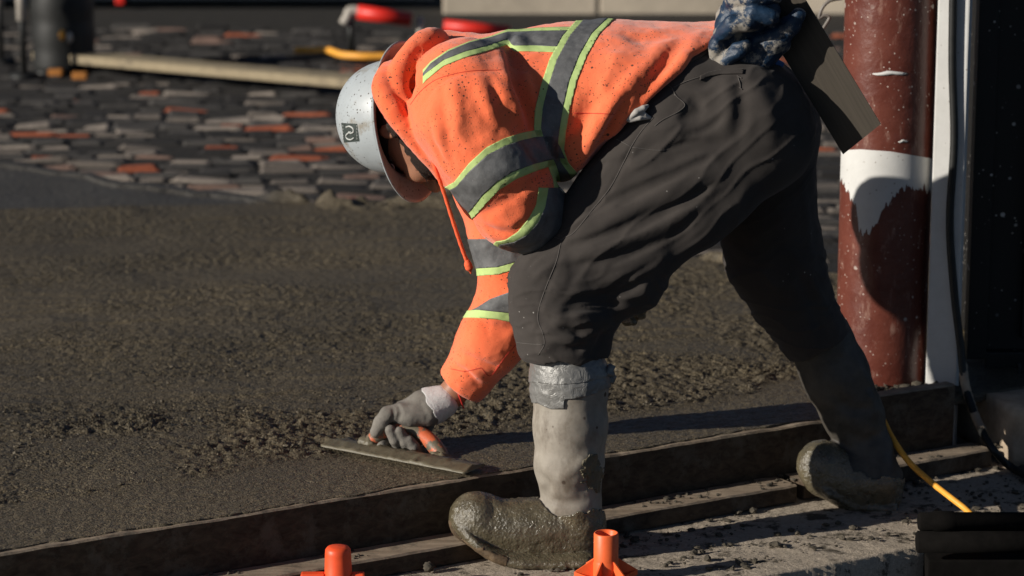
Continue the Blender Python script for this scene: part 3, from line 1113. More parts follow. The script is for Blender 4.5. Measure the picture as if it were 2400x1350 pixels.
    tag(link('drain_pipe', mesh_py('drain_pipe', V, F), 'dark_timber'), 'thicker black pipe lowest in the lower right corner, under the other one', 'pipe')
    # packing block that carries the two beams
    a = W(2330, 1303, 0.03)
    tag(bm_obj('packing_block', box_bm((a[0], 0.05, (a[2] - 0.17) / 2), (0.3, 0.1, a[2] + 0.17 - 0.002)), 'dark_timber', None, False, 0.004), 'dark packing block under the two black pipes', 'block')

def build_caps():
    # right cap: tube on a star-shaped flange
    c = G(1420, 1362, 0.0)
    s = 1.0 / 1100
    root = empty('rebar_cap', c)
    tag(root, 'orange plastic cap with open tube and star flange by the heel of the front boot', 'cap', 'orange plastic caps')
    z0, z1, r = 0.012, 0.107, 0.0262
    V, F = [], []
    seg = 36
    prof = [(r * 1.06, z0), (r * 1.06, 0.042), (r * 1.02, 0.045), (r, 0.048), (r, z1 - 0.002), (r - 0.0015, z1), (r - 0.0035, z1), (r - 0.005, z1 - 0.003), (r - 0.006, z0 + 0.02), (0.0005, z0 + 0.02)]
    for (rr, zz) in prof:
        for k in range(seg):
            t = 2 * math.pi * k / seg
            V.append((c[0] + rr * math.cos(t), c[1] + rr * math.sin(t), zz))
    for i in range(len(prof) - 1):
        for k in range(seg):
            k2 = (k + 1) % seg
            F.append((i * seg + k, i * seg + k2, (i + 1) * seg + k2, (i + 1) * seg + k))
    link('cap_tube', mesh_py('cap_tube', V, F), 'orange_plastic', root)
    bm = bmesh.new()
    n = 6
    top, bot = [], []
    for k in range(2 * n):
        t = math.pi * k / n + 0.12
        rr = 0.068 if k % 2 == 0 else 0.036
        zt = 0.024 if k % 2 == 0 else 0.012
        top.append(bm.verts.new((c[0] + rr * math.cos(t), c[1] + rr * math.sin(t), zt)))
        bot.append(bm.verts.new((c[0] + rr * math.cos(t), c[1] + rr * math.sin(t), zt - 0.012)))
    ring = [bm.verts.new((c[0] + 0.024 * math.cos(math.pi * k / n + 0.12), c[1] + 0.024 * math.sin(math.pi * k / n + 0.12), 0.010)) for k in range(2 * n)]
    for k in range(2 * n):
        k2 = (k + 1) % (2 * n)
        bm.faces.new((top[k], top[k2], bot[k2], bot[k]))
        bm.faces.new((ring[k], ring[k2], top[k2], top[k]))
    bm.faces.new(bot)
    bm_obj('star_flange', bm, 'orange_plastic', root)
    for k in range(n):
        t = 2 * math.pi * k / n + 0.12
        d = np.array([math.cos(t), math.sin(t), 0]); q = np.array([-d[1], d[0], 0]) * 0.0016
        pts = [c + d * 0.026 + np.array([0, 0, 0.05]), c + d * 0.066 + np.array([0, 0, 0.024]), c + d * 0.026 + np.array([0, 0, 0.011])]
        V = [p + q for p in pts] + [p - q for p in pts]
        link('web', mesh_py('web', V, [(0, 1, 2), (5, 4, 3), (0, 3, 4, 1), (1, 4, 5, 2)]), 'orange_plastic', root, False)

    # left cap: closed dome on a stake, two arms
    c = W(792, 1279, -0.31)
    zt = c[2]
    root = empty('rebar_cap', (c[0], c[1], -0.006))
    tag(root, 'red-orange closed plastic cap with two side arms at the bottom edge', 'cap', 'orange plastic caps')
    V, F = [], []
    r = 0.0275
    prof = [(0.0003, zt), (r * 0.5, zt - 0.001), (r * 0.82, zt - 0.003), (r * 0.95, zt - 0.008), (r * 0.985, zt - 0.016), (r * 1.04, zt - 0.06), (r * 1.15, zt - 0.068), (r * 1.15, zt - 0.11), (0.012, zt - 0.11)]
    for (rr, zz) in prof:
        for k in range(seg):
            t = 2 * math.pi * k / seg
            V.append((c[0] + rr * math.cos(t), c[1] + rr * math.sin(t), zz))
    for i in range(len(prof) - 1):
        for k in range(seg):
            k2 = (k + 1) % seg
            F.append((i * seg + k, (i + 1) * seg + k, (i + 1) * seg + k2, i * seg + k2))
    link('cap_tube', mesh_py('cap_tube', V, F), 'red_orange_plastic', root)
    for sx, L in ((-1, 0.050), (1, 0.027)):
        bm = box_bm((c[0] + sx * (r + L / 2), c[1] - 0.004, zt - 0.067), (L, 0.022, 0.02))
        bm_obj('arm', bm, 'red_orange_plastic', root, False, 0.004)
    V, F = tube_data([(c[0], c[1], -0.17), (c[0], c[1], zt - 0.02)], [0.0095, 0.0095], 12)
    link('stake', mesh_py('stake', V, F), 'grey_steel', root)
    tube('twig', [(c[0] + 0.004, c[1] - 0.045, zt - 0.075), (c[0] + 0.03, c[1] - 0.035, zt - 0.056)], [0.004, 0.003], 'crumb', root, 8)
    # small mud lump on the kicker
    p = G(1005, 1338, 0.0)
    bm = bmesh.new()
    bmesh.ops.create_icosphere(bm, subdivisions=3, radius=0.011)
    for v in bm.verts:
        v.co *= 1 + 0.25 * math.sin(v.co.x * 700) * math.cos(v.co.y * 600 + v.co.z * 500)
        v.co += Vector((p[0], p[1], 0.009))
    tag(bm_obj('mud_lump', bm, 'crumb', None, True), 'single dark lump of mortar on the pavement before the low board', 'lump')

def build_street():
    """old sett paving beyond the slab, uneven and gappy"""
    base = tag(link('cobbled_street', mesh_py('cobbled_street', [(-6, 2.0, 0.0), (6, 2.0, 0.0), (6, 14, 0.0), (-6, 14, 0.0)], [(0, 1, 2, 3)]), 'dark_soil', None, False), 'worn street of uneven grey and orange setts beyond the slab', None, None, 'structure')
    # a handful of sett shapes
    shapes = []
    for s in range(6):
        bm = bmesh.new()
        bmesh.ops.create_cube(bm, size=1.0)
        bmesh.ops.bevel(bm, geom=bm.edges[:], offset=0.10, segments=1, affect='EDGES')
        for v in bm.verts:
            v.co += Vector((rng.normal(), rng.normal(), rng.normal())) * 0.022
        me = bpy.data.meshes.new('sett')
        bm.to_mesh(me); bm.free()
        shapes.append(me)
    variants = {}
    cand = []
    y = 2.35
    fe = curve_fn([(4.6, -2.6), (4.36, -1.94), (3.93, -1.39), (3.53, -0.82), (3.42, -0.55), (3.44, -0.15), (3.0, 0.25), (2.5, 0.60), (2.2, 1.0), (2.1, 1.6)], 0)
    while y < 10.2:
        half = 0.23 * (y + 5.6) + 0.2
        x = -half + rng.random() * 0.3
        while x < half:
            L = 0.10 + 0.15 * rng.random()
            yy = y + 0.004 * rng.normal() - 0.05 * x + 0.012 * math.sin(x * 2.1 + y * 3)
            if yy > fe(x) + 0.10 and rng.random() > 0.06:
                cand.append((x + L / 2, yy, L))
            x += L + 0.002 + 0.025 * rng.random() ** 2
        y += 0.108 + 0.012 * rng.random()
    def visible(c):
        px, py = proj(np.array([[c[0], c[1], 0.03]]))
        return -40 < px[0] < 2440 and py[0] > -20
    cand = [c for c in cand if visible(c)]
    def clear(c):
        px, py = proj(np.array([[c[0], c[1], 0.03]]))
        return px[0] < 880 or px[0] > 1880
    cand.sort(key=lambda c: (not clear(c), c[1]))
    sv = [np.array([v.co[:] for v in me.vertices]) for me in shapes]
    sf = [[tuple(p.vertices) for p in me.polygons] for me in shapes]
    RV, RF, RM = [], [], []
    nv = 0
    for i, (x, yv, L) in enumerate(cand):
        k = int(rng.choice(6, p=[0.26, 0.13, 0.27, 0.21, 0.05, 0.08] if yv < 6.8 else [0.07, 0.03, 0.55, 0.28, 0.04, 0.03]))
        sh = int(rng.integers(6))
        h = 0.09 + 0.03 * rng.random()
        top = 0.010 + 0.006 * rng.normal()
        mt = Matrix.Translation((x, yv, top - h / 2)) @ Matrix.Rotation(rng.normal() * 0.06, 4, 'Z') @ Matrix.Rotation(rng.normal() * 0.08, 4, 'X') @ Matrix.Rotation(rng.normal() * 0.05, 4, 'Y') @ Matrix.Diagonal((L, 0.054 + 0.016 * rng.random(), h, 1))
        if i < 300:
            key = (sh, k)
            if key not in variants:
                me = shapes[sh].copy()
                me.materials.append(M['sett_%d' % k])
                variants[key] = me
            o = bpy.data.objects.new('sett', variants[key])
            COL.objects.link(o)
            o.parent = base
            o.matrix_world = mt
        else:
            A = np.array(mt)
            RV.append(sv[sh] @ A[:3, :3].T + A[:3, 3])
            RF += [tuple(q + nv for q in f) for f in sf[sh]]
            RM += [k] * len(sf[sh])
            nv += len(sv[sh])
    me = mesh_py('distant_setts', np.concatenate(RV), RF)
    for k in range(6):
        me.materials.append(M['sett_%d' % k])
    me.polygons.foreach_set('material_index', RM)
    o = bpy.data.objects.new('distant_setts', me)
    COL.objects.link(o); o.parent = base
    tag(o, 'far and hidden setts of the street', None, None, 'stuff')

def build_background():
    # retaining wall with copes, right half of the background
    root = empty('concrete_wall', (2.2, 11.2, 0.0))
    tag(root, 'sunlit beige concrete wall across the back right', 'wall')
    x = 0.0
    xs = W(1035, 20, 11.0)[0]
    i = 0
    while x < 7.0:
        L = 0.9 + 0.25 * random.random()
        for row in range(2):
            bm = box_bm((xs + x + L / 2 + (0.3 if row else 0), 11.3 + 0.02 * random.random(), 0.16 + 0.42 * row), (L - 0.012, 0.5, 0.40))
            bm_obj('wall_block', bm, 'wall_concrete', root, False, 0.015)
        x += L
    # dark container added, left half; its near-black navy stands in for the shaded background
    root = empty('shade_container', (-3.0, 11.5, 0))
    tag(root, 'added dark container far back on the left, its navy standing for background shade', 'container')
    xe = xs - 0.05
    bm_obj('container_side', box_bm((xe - 4.0, 12.3, 0.95), (8.0, 1.8, 1.5)), 'shade_navy', root, False, 0.02)
    for k in range(22):
        bm_obj('rib', box_bm((xe - 0.2 - 0.36 * k, 11.37, 0.95), (0.10, 0.07, 1.4)), 'shade_navy', root, False, 0.01)
    bm_obj('bottom_rail', box_bm((xe - 4.0, 11.36, 0.13), (8.0, 0.1, 0.14)), 'shade_navy', root, False, 0.01)
    # plank on the street
    a, b = G(120, 132, 0.09), G(850, 196, 0.09)
    d = (b - a) / np.linalg.norm(b - a)
    c = (a + b) / 2 + np.array([0.15, 0.0, 0])
    L = np.linalg.norm(b - a)
    bm = box_bm((c[0], c[1], 0.085), (L + 0.5, 0.19, 0.045), math.atan2(d[1], d[0]))
    tag(bm_obj('plank', bm, 'pale_lumber', None, False, 0.006), 'long pale plank lying on the street behind the hard hat', 'plank')
    for t in (-0.7, 0.5):
        pass
    # yellow hose
    pts = [G(690, 118, 0.05), G(730, 118, 0.05), G(770, 118, 0.06), G(800, 128, 0.05), G(850, 132, 0.05), G(930, 133, 0.05), G(1010, 140, 0.05), G(1100, 150, 0.05)]
    tag(tube('hose', catmull(pts, 6), 0.019, 'yellow_cord'), 'yellow hose on the street behind the hood', 'hose')
    # red bars on steel fittings
    for nm, p0, p1, r, lab, fit in (('red_bar', (838, 28), (965, 46), 0.040, 'short thick red painted bar with a grey elbow above the hood', True), ('red_bar', (1040, 60), (1195, 74), 0.034, 'red painted bar partly hidden behind the worker\'s back', False)):
        a, b = W(*p0, 9.0), W(*p1, 9.0)
        root = empty(nm, ((a[0] + b[0]) / 2, 9.0, 0.0))
        tag(root, lab, 'bar', 'red bars in the background')
        tube('rod', [a, b], [r, r], 'red_pipe_paint', root, 20)
        if fit:
            tube('elbow', catmull([a + np.array([0.03, 0, 0]), W(822, 25, 9.0), W(815, 40, 9.0), W(805, 56, 9.0)], 5), 0.028, 'dull_steel', root, 14)
            for q in (W(822, 36, 9.02), W(985, 40, 9.02)):
                V, F = tube_data([(q[0], q[1], 0.0), q], [0.018, 0.018], 10)
                link('prop', mesh_py('prop', V, F), 'dull_steel' if q[0] > W(950, 36, 9.02)[0] else 'black_rubber', root)
        else:
            for q in (W(1060, 62, 9.02), W(1170, 72, 9.02)):
                V, F = tube_data([(q[0], q[1], 0.0), q], [0.018, 0.018], 10)
                link('prop', mesh_py('prop', V, F), 'black_rubber', root)
    # steel posts at the upper left on dark bases
    for i, (px, pyb, r, lab) in enumerate(((4, 150, 0.020, 'leftmost thin steel stanchion cut by the frame edge'), (57, 185, 0.022, 'thin steel stanchion second from the left edge, its top sunlit'), (114, 175, 0.022, 'thin steel stanchion third from the left edge beside the dark drum'))):
        b = G(px, pyb, 0.0)
        root = empty('stanchion', b)
        tag(root, lab, 'stanchion', 'steel stanchions at the upper left')
        V, F = tube_data([(b[0], b[1], 0.0), (b[0], b[1], 0.50)], [r * 0.8, r * 0.8], 12)
        link('lower_tube', mesh_py('lower_tube', V, F), 'black_rubber', root)
        V, F = tube_data([(b[0], b[1], 0.30), (b[0], b[1], 0.56)], [r * 1.25, r * 1.25], 12)
        link('sleeve', mesh_py('sleeve', V, F), 'dull_steel', root)
        V, F = tube_data([(b[0], b[1], 0.0), (b[0], b[1], 0.03)], [0.08, 0.07], 16)
        link('foot_plate', mesh_py('foot_plate', V, F), 'black_rubber', root)
    b = G(140, 178, 0.0)
    root = empty('drum', b)
    tag(root, 'dark drum with banded sides at the upper left', 'drum')
    V, F = tube_data([(b[0], b[1] + 0.16, z) for z in np.linspace(0, 0.55, 12)], [0.16, 0.165, 0.16, 0.16, 0.168, 0.16, 0.16, 0.168, 0.16, 0.16, 0.165, 0.16], 28)
    link('drum_body', mesh_py('drum_body', V, F), 'black_rubber', root)
    for (px, py, m) in ((146, 82, 'yellow_cord'), (163, 88, 'dull_steel')):
        p = W(px, py, b[1] - 0.01)
        bm = bmesh.new()
        bmesh.ops.create_uvsphere(bm, u_segments=14, v_segments=8, radius=0.022)
        bmesh.ops.transform(bm, matrix=Matrix.Translation(Vector(p)) @ Matrix.Diagonal((0.7, 1.0, 1.3, 1)), verts=bm.verts[:])
        bm_obj('knob', bm, m, root, True)
    for (px, py) in ((138, 134), (195, 142)):
        p = G(px, py, 0.09)
        bm_obj('plank_wedge', box_bm((p[0], p[1] - 0.12, 0.028), (0.075, 0.05, 0.036)), 'rust_orange', None, False, 0.006)
        o = COL.objects[-1]
        tag(o, 'small orange-yellow wedge under the left end of the plank' if px < 150 else 'orange-yellow wedge further along under the plank', 'wedge')
    p = W(235, 4, 10.5)
    bm = box_bm((p[0], 10.5, p[2] / 2 + 0.03), (0.07, 0.05, 0.09))
    o = bm_obj('red_tail_light', box_bm((p[0], 11.31, W(235, 0, 11.31)[2] - 0.0), (0.06, 0.03, 0.06)), 'red_pipe_paint', None, False, 0.01)
    bm.free()
    tag(o, 'small red reflector on the dark container at the upper left', 'reflector')

build_ground()
build_debris()
build_form()
build_right_side()
build_caps()
build_street()
build_background()

# ================================================================ WORKER
def pts3(lst):
    return [W(a, b, c) for a, b, c in lst]

def band_obj(name, mesh, mat, parent, e0, e1, axis, extra=None, offset=0.0015, thick=0.0015):
    """patch of a garment between two traced edges; axis 0: edges give x of y, axis 1: y of x"""
    V, Q, N = mesh
    px, py = proj(V)
    t = py if axis == 0 else px
    v = px if axis == 0 else py
    a, b = curve_fn(e0, axis)(t), curve_fn(e1, axis)(t)
    sc = [v - a, b - v]
    if extra is not None:
        sc += extra(V, N, px, py)
    return patch_obj(name, V, Q, N, sc, mat, parent, offset, thick)

def seam(name, bvh, lines, mat, parent, r=0.0011, lift=0.0004):
    """stitched seams: thin cords laid on a surface under traced pixels"""
    lst = []
    for pix in lines:
        cp = catmull([np.array(p, float) for p in pix], 7)
        out = []
        for (a, b) in cp:
            d = ray(a, b)
            hit = bvh.ray_cast(Vector(CAM), Vector(d).normalized())
            if hit[0] is not None:
                out.append(np.array(hit[0]) + np.array(hit[1]) * lift)
        if len(out) > 2:
            lst.append((np.array(out), np.full(len(out), r)))
    for pts, rad in lst:
        tubes(name, [(pts, rad)], mat, parent, 5)

def arm_dist(V, pts):
    best = np.full(len(V), 9.0)
    for a, b in zip(pts[:-1], pts[1:]):
        ab = b - a
        t = np.clip(((V - a) @ ab) / (ab @ ab), 0, 1)
        best = np.minimum(best, np.linalg.norm(V - a - t[:, None] * ab, axis=1))
    return best

# head frame: U towards the crown, FR out of the face, SD towards the worker's left (the camera)
U = np.array([-0.82, 0.50, -0.20]); U /= np.linalg.norm(U)
FR = np.array([0.22, 0.03, -0.97]); FR -= U * (FR @ U); FR /= np.linalg.norm(FR)
SD = np.cross(FR, U); SD /= np.linalg.norm(SD)
if SD[1] > 0: SD = -SD
HEAD = W(962, 303, 0.160)
HS = 1.15
RH = np.stack([U, FR, SD])

def hd(u, f, s=0.0):
    return HEAD + U * (u * HS) + FR * (f * HS) + SD * (s * 1.06)

# ---- skeleton joints (traced pixel, depth)
NECK = W(1045, 215, 0.20)
SH_L = W(1085, 235, 0.03); EL_L = W(1222, 492, -0.005); WR_L = W(1420, 672, 0.235)
SH_R = W(1090, 215, 0.325); EL_R = W(1212, 668, 0.255); WR_R = W(1062, 922, 0.300)
PELV = W(1700, 250, 0.22)
HIP_L = W(1735, 320, 0.10); KN_L = W(1310, 690, 0.02); AN_L = W(1338, 1190, -0.02)
HIP_R = W(1765, 320, 0.33); KN_R = W(1842, 690, 0.40); AN_R = W(2042, 1085, 0.405)

def build_body():
    s = Sdf((-0.52, -0.20, -0.02), (0.92, 0.58, 1.22), 0.0052)
    # trunk, limbs (inside the clothing)
    s.ovals([NECK, W(1110, 225, 0.2), W(1300, 225, 0.2), W(1500, 200, 0.2), PELV], [(0.06, 0.06), (0.15, 0.085), (0.15, 0.10), (0.13, 0.095), (0.14, 0.10)], (0, 1, 0), 0.04)
    s.chain([SH_L, EL_L, WR_L], [0.052, 0.042, 0.028], 0.03)
    s.chain([SH_R, EL_R, WR_R, W(1005, 965, 0.285)], [0.052, 0.040, 0.0285, 0.030], 0.02)
    s.chain([HIP_L, KN_L, AN_L], [0.085, 0.052, 0.034], 0.04)
    s.chain([HIP_R, KN_R, W(1940, 830, 0.415), AN_R], [0.085, 0.046, 0.038, 0.030], 0.03)
    # neck and head
    s.chain([NECK, hd(-0.06, -0.025)], [0.062, 0.058], 0.03)
    s.ell(W(946, 274, 0.190) + U * 0.035, (0.088, 0.094, 0.078), RH, 0.02)                # cranium, inside the hat
    s.ell(hd(0.0, -0.005), (0.07, 0.085, 0.070), RH, 0.03)
    s.ell(hd(-0.040, 0.045), (0.0881, 0.0655, 0.0678), RH, 0.03)          # face
    s.ell(hd(-0.098, 0.066), (0.0271, 0.0316, 0.0384), RH, 0.03)          # chin
    s.chain([hd(-0.045, 0.0, 0.058), hd(-0.092, 0.055, 0.030)], [0.016, 0.015], 0.03)   # jaw, near
    s.chain([hd(-0.045, 0.0, -0.058), hd(-0.092, 0.055, -0.030)], [0.016, 0.015], 0.03)
    s.chain([hd(0.012, 0.094), hd(-0.022, 0.116), hd(-0.032, 0.113)], [0.009, 0.012, 0.012], 0.012)   # nose
    for q in (1, -1):
        s.ell(hd(-0.034, 0.106, 0.012 * q), (0.0090, 0.0102, 0.0090), RH, 0.008)
        s.ell(hd(0.004, 0.088, 0.032 * q), (0.0136, 0.0136, 0.0181), RH, 0.008, 'sub')      # eye sockets
        s.ell(hd(0.004, 0.080, 0.031 * q), (0.0136, 0.0136, 0.0147), RH, 0.003)
        s.ell(hd(-0.020, 0.078, 0.040 * q), (0.0226, 0.0203, 0.0203), RH, 0.02)             # cheek
        # ear
        s.ell(hd(-0.004, -0.016, 0.077 * q), (0.030, 0.018, 0.009), RH, 0.006)
        s.ell(hd(-0.001, -0.013, 0.087 * q), (0.020, 0.010, 0.009), RH, 0.003, 'sub')
    s.ell(hd(-0.062, 0.108), (0.0079, 0.0113, 0.0249), RH, 0.006)                            # lips
    s.ell(hd(-0.073, 0.106), (0.0079, 0.0113, 0.0215), RH, 0.006)
    V, Q, N = s.mesh(1)
    person = link('person', mesh_np('person', V, Q), 'skin')
    tag(person, 'construction worker in orange hoodie and dark trousers bending to trowel wet concrete', 'person')
    # beard: region of the jaw lifted off the skin, with short bristles
    d = V - HEAD
    u, f, sd = d @ U / HS, d @ FR / HS, d @ SD / 1.06
    near = 0.17 - np.linalg.norm(d, axis=1)
    low = np.minimum(-0.020 - 0.30 * (f - 0.03) + 0.004 * fbm(V, 110, 3) - u, 0.05)
    up = f + 0.030 + 0 * u
    lips = np.maximum(np.abs(u + 0.068) - 0.015, np.maximum(np.abs(sd) - 0.025, 0.098 - f))
    beard = patch_obj('beard', V, Q, N, [near * 10, low * 10, up * 10, lips * 10], 'beard_hair', person, 0.002, 0.003)
    if beard:
        bv = np.array([v.co for v in beard.data.vertices]); bn = np.array([v.normal for v in beard.data.vertices])
        VV, FF = [], []
        for _ in range(2600):
            i = rng.integers(len(bv))
            p = bv[i] + rng.normal(size=3) * 0.002
            dd = bn[i] * 0.6 + FR * 0.3 - U * 0.5 + rng.normal(size=3) * 0.25
            dd /= np.linalg.norm(dd)
            t = np.cross(dd, rng.normal(size=3)); t /= np.linalg.norm(t)
            k = len(VV)
            VV += [p + t * 0.0004, p - t * 0.0004, p + dd * (0.006 + 0.006 * rng.random())]
            FF.append((k, k + 1, k + 2))
        tag(link('beard_bristles', mesh_py('beard_bristles', VV, FF), 'beard_hair', beard), None, None, None, 'stuff')
    # dark hair cap under the hat
    hair = np.minimum(u - 0.018 - 0.5 * np.maximum(f, 0), 0.05)
    patch_obj('hair', V, Q, N, [(0.165 - np.linalg.norm(d, axis=1)) * 10, hair * 10], 'beard_hair', person, 0.0015, 0.002)
    return person

# ---------------------------------------------------------------- hooded sweatshirt
ARM_L = [W(1080, 215, 0.05), W(1105, 270, 0.015), W(1160, 380, -0.01), W(1212, 482, 0.0)]
FORE_L = [W(1212, 482, 0.0), W(1262, 520, 0.06), W(1345, 590, 0.16), WR_L]
ARM_R = [SH_R, W(1150, 420, 0.285), EL_R]
FORE_R = [EL_R, W(1150, 800, 0.280), W(1090, 890, 0.302)]

def build_sweatshirt(person):
    s = Sdf((-0.36, -0.20, 0.20), (0.58, 0.56, 1.24), 0.0045)
    # trunk
    s.ovals(pts3([(1030, 225, 0.20), (1085, 232, 0.20), (1190, 232, 0.20), (1320, 226, 0.20), (1440, 214, 0.20), (1560, 192, 0.21), (1690, 158, 0.215)]),
            [(0.12, 0.090), (0.195, 0.125), (0.212, 0.140), (0.208, 0.152), (0.205, 0.150), (0.200, 0.125), (0.185, 0.100)], (0, 1, 0), 0.03)
    # belly cloth hanging against the thigh
    s.ell(W(1350, 300, 0.14), (0.12, 0.13, 0.10), None, 0.08)
    s.ell(W(1440, 225, 0.08), (0.10, 0.075, 0.07), None, 0.06)
    # hem cut, slanting across the hips
    s.half(W(1507, 252, 0.0), (0.70, -0.13, -0.72), 0.014, 0.005, 2)
    # near sleeve: full upper arm, bulging elbow, forearm tucked behind the thigh
    s.chain(ARM_L, [0.112, 0.118, 0.100, 0.084], 0.045)
    s.ell(W(1188, 515, 0.0), (0.052, 0.062, 0.040), None, 0.03)
    s.chain(FORE_L, [0.080, 0.074, 0.062, 0.045], 0.03)
    # far sleeve
    s.chain(ARM_R, [0.105, 0.085, 0.078], 0.04)
    s.chain(FORE_R, [0.076, 0.074, 0.060], 0.03)
    s.chain(pts3([(1097, 882, 0.309), (1078, 908, 0.304)]), [0.0555, 0.0500], 0.008)      # cuff
    ce = W(1079, 911, 0.306)
    sl, (X, Yg, Z) = s.box(ce - 0.12, ce + 0.12)
    s.f[sl] = np.maximum(s.f[sl], -(X - ce[0]) * 0.62 - (Z - ce[2]) * 0.78)
    # hood: rolled edges round the neck
    s.chain(pts3([(1090, 205, 0.20), (1045, 222, 0.20)]), [0.100, 0.078], 0.03)
    s.chain(pts3([(1085, 128, 0.24), (1048, 120, 0.25), (1018, 150, 0.25)]), [0.050, 0.042, 0.045], 0.02)
    s.chain(pts3([(1090, 400, 0.05), (1055, 350, 0.06), (1020, 300, 0.085)]), [0.05, 0.045, 0.035], 0.02)
    s.ell(W(972, 195, 0.07), (0.036, 0.075, 0.040), None, 0.008, 'sub')
    s.chain(catmull(pts3([(1052, 418, 0.05), (1012, 372, 0.03), (972, 326, 0.02), (934, 278, 0.02), (906, 232, 0.035), (897, 200, 0.06), (912, 168, 0.11), (945, 160, 0.18)]), 3), list(np.interp(np.linspace(0, 1, 22), [0, .3, .6, 1], [0.020, 0.022, 0.021, 0.020])), 0.005)
    s.chain(catmull(pts3([(1000, 320, 0.075), (962, 268, 0.052), (936, 222, 0.052), (930, 190, 0.07), (950, 150, 0.095), (977, 117, 0.125), (1004, 97, 0.155), (1024, 98, 0.19), (1036, 116, 0.22)]), 3), list(np.interp(np.linspace(0, 1, 25), [0, .3, .55, .8, 1], [0.022, 0.024, 0.027, 0.030, 0.026])), 0.005)
    s.chain(catmull(pts3([(958, 182, 0.14), (985, 158, 0.115), (1012, 140, 0.12), (1030, 118, 0.16)]), 3), list(np.interp(np.linspace(0, 1, 10), [0, .5, 1], [0.014, 0.019, 0.017])), 0.005)
    # opening for the head and for the far cuff
    s.chain([hd(0.06, 0.015), hd(-0.065, 0.045, 0.0)], [0.100, 0.090], 0.008, 'sub')
    s.chain(pts3([(1090, 895, 0.311), (1040, 950, 0.295)]), [0.036, 0.038], 0.004, 'sub')
    # ---- folds
    F = s.fold
    F([(1192, 105), (1208, 180), (1232, 250), (1262, 330)], -0.030, 0.017)      # armhole crease
    F([(1172, 120), (1185, 190), (1205, 250), (1225, 290)], 0.016, 0.020)
    F([(1218, 300), (1250, 350), (1275, 395)], -0.016, 0.015)
    F([(1150, 185), (1172, 235), (1205, 275), (1228, 300)], -0.006, 0.013)
    F([(1128, 190), (1140, 240), (1160, 290)], 0.007, 0.014)
    F([(1062, 195), (1070, 260), (1078, 330)], 0.008, 0.013)
    F([(1040, 215), (1044, 280), (1055, 350)], -0.004, 0.011)
    F([(1095, 200), (1105, 270), (1118, 330)], -0.003, 0.013)
    F([(1015, 260), (1030, 320), (1050, 380)], 0.006, 0.012)
    F([(1000, 235), (1020, 205), (1060, 180), (1110, 170), (1170, 166)], -0.0035, 0.006)
    F([(1195, 442), (1240, 428), (1285, 398)], -0.014, 0.012)                    # elbow
    F([(1215, 470), (1250, 448), (1280, 420)], 0.010, 0.014)
    F([(1150, 535), (1195, 545), (1235, 520), (1262, 480)], -0.010, 0.010)
    F([(1140, 500), (1175, 478), (1205, 470)], -0.005, 0.010)
    F([(1160, 560), (1205, 585), (1250, 580), (1290, 540)], 0.006, 0.010)
    F([(1010, 290), (1022, 340), (1048, 395)], -0.005, 0.009)
    F([(1085, 330), (1110, 345), (1150, 330)], 0.004, 0.010)
    F([(1165, 200), (1180, 225), (1178, 262)], 0.006, 0.010)
    F([(1115, 215), (1128, 260), (1150, 300), (1185, 318)], -0.0035, 0.010)
    F([(1020, 350), (1050, 400), (1075, 425)], 0.005, 0.010)
    F([(1230, 180), (1245, 230), (1258, 270)], 0.006, 0.012)
    # lower body pleats
    F([(1478, 205), (1455, 232), (1415, 285), (1375, 350), (1350, 392)], 0.022, 0.018)
    F([(1472, 228), (1452, 262), (1425, 310), (1398, 345)], -0.026, 0.012)
    F([(1478, 240), (1450, 288), (1432, 318)], 0.018, 0.013)
    F([(1500, 175), (1455, 215), (1420, 262), (1385, 310)], 0.008, 0.018)
    F([(1400, 190), (1385, 240), (1362, 300), (1345, 340)], -0.007, 0.018)
    F([(1440, 130), (1420, 190), (1390, 240)], 0.005, 0.016)
    F([(1560, 100), (1520, 150), (1480, 190)], 0.006, 0.018)
    F([(1600, 85), (1568, 140), (1520, 195)], -0.007, 0.016)
    F([(1650, 70), (1600, 140), (1540, 205), (1495, 255)], 0.007, 0.012)
    F([(1450, 75), (1520, 90), (1590, 75)], -0.006, 0.020)
    F([(1240, 90), (1262, 100), (1285, 92)], -0.006, 0.010)
    F([(1210, 92), (1216, 108), (1208, 122)], 0.012, 0.012)
    F([(1200, 80), (1196, 96), (1194, 116)], -0.012, 0.010)
    F([(1330, 330), (1318, 360), (1332, 392)], -0.010, 0.010)
    F([(1295, 300), (1290, 350), (1310, 395)], 0.007, 0.012)
    # hood details
    F([(960, 318), (985, 350), (1012, 380)], -0.004, 0.006)
    F([(955, 148), (982, 118), (1008, 104)], -0.004, 0.007)
    F([(1068, 858), (1095, 872), (1125, 905)], -0.006, 0.006)
    F([(1052, 880), (1075, 895), (1100, 920)], 0.003, 0.006)
    # far sleeve
    F([(1175, 640), (1195, 652), (1205, 665)], -0.010, 0.012)
    F([(1130, 760), (1165, 775), (1200, 770)], -0.008, 0.014)
    F([(1085, 830), (1120, 845), (1160, 860), (1185, 890)], -0.007, 0.010)
    F([(1075, 850), (1110, 868), (1140, 895)], 0.005, 0.010)
    V, Q, N = s.mesh(1, lambda v: 0.0035 * fbm(v, 11, 3, 0.5, 3) + 0.0008 * fbm(v, 70, 2, 0.5, 9))
    N = s.normals(V)
    me = mesh_np('sweatshirt', V, Q)
    sw = link('hooded_sweatshirt', me, 'fleece', person)
    sw['label'] = 'mud-speckled fluorescent orange hooded sweatshirt with grey and lime reflective bands'
    mesh = (V, Q, N)
    dl = arm_dist(V, ARM_L + FORE_L[1:])
    dr = arm_dist(V, ARM_R + FORE_R[1:])
    rl = 0.138
    trunk = lambda V, N, px, py: [dl - 0.092, np.where((dr < 0.11) & (V[:, 2] < 0.80), -1.0, 1.0)]
    nearsl = lambda V, N, px, py: [rl - dl, 0.10 - V[:, 1]]
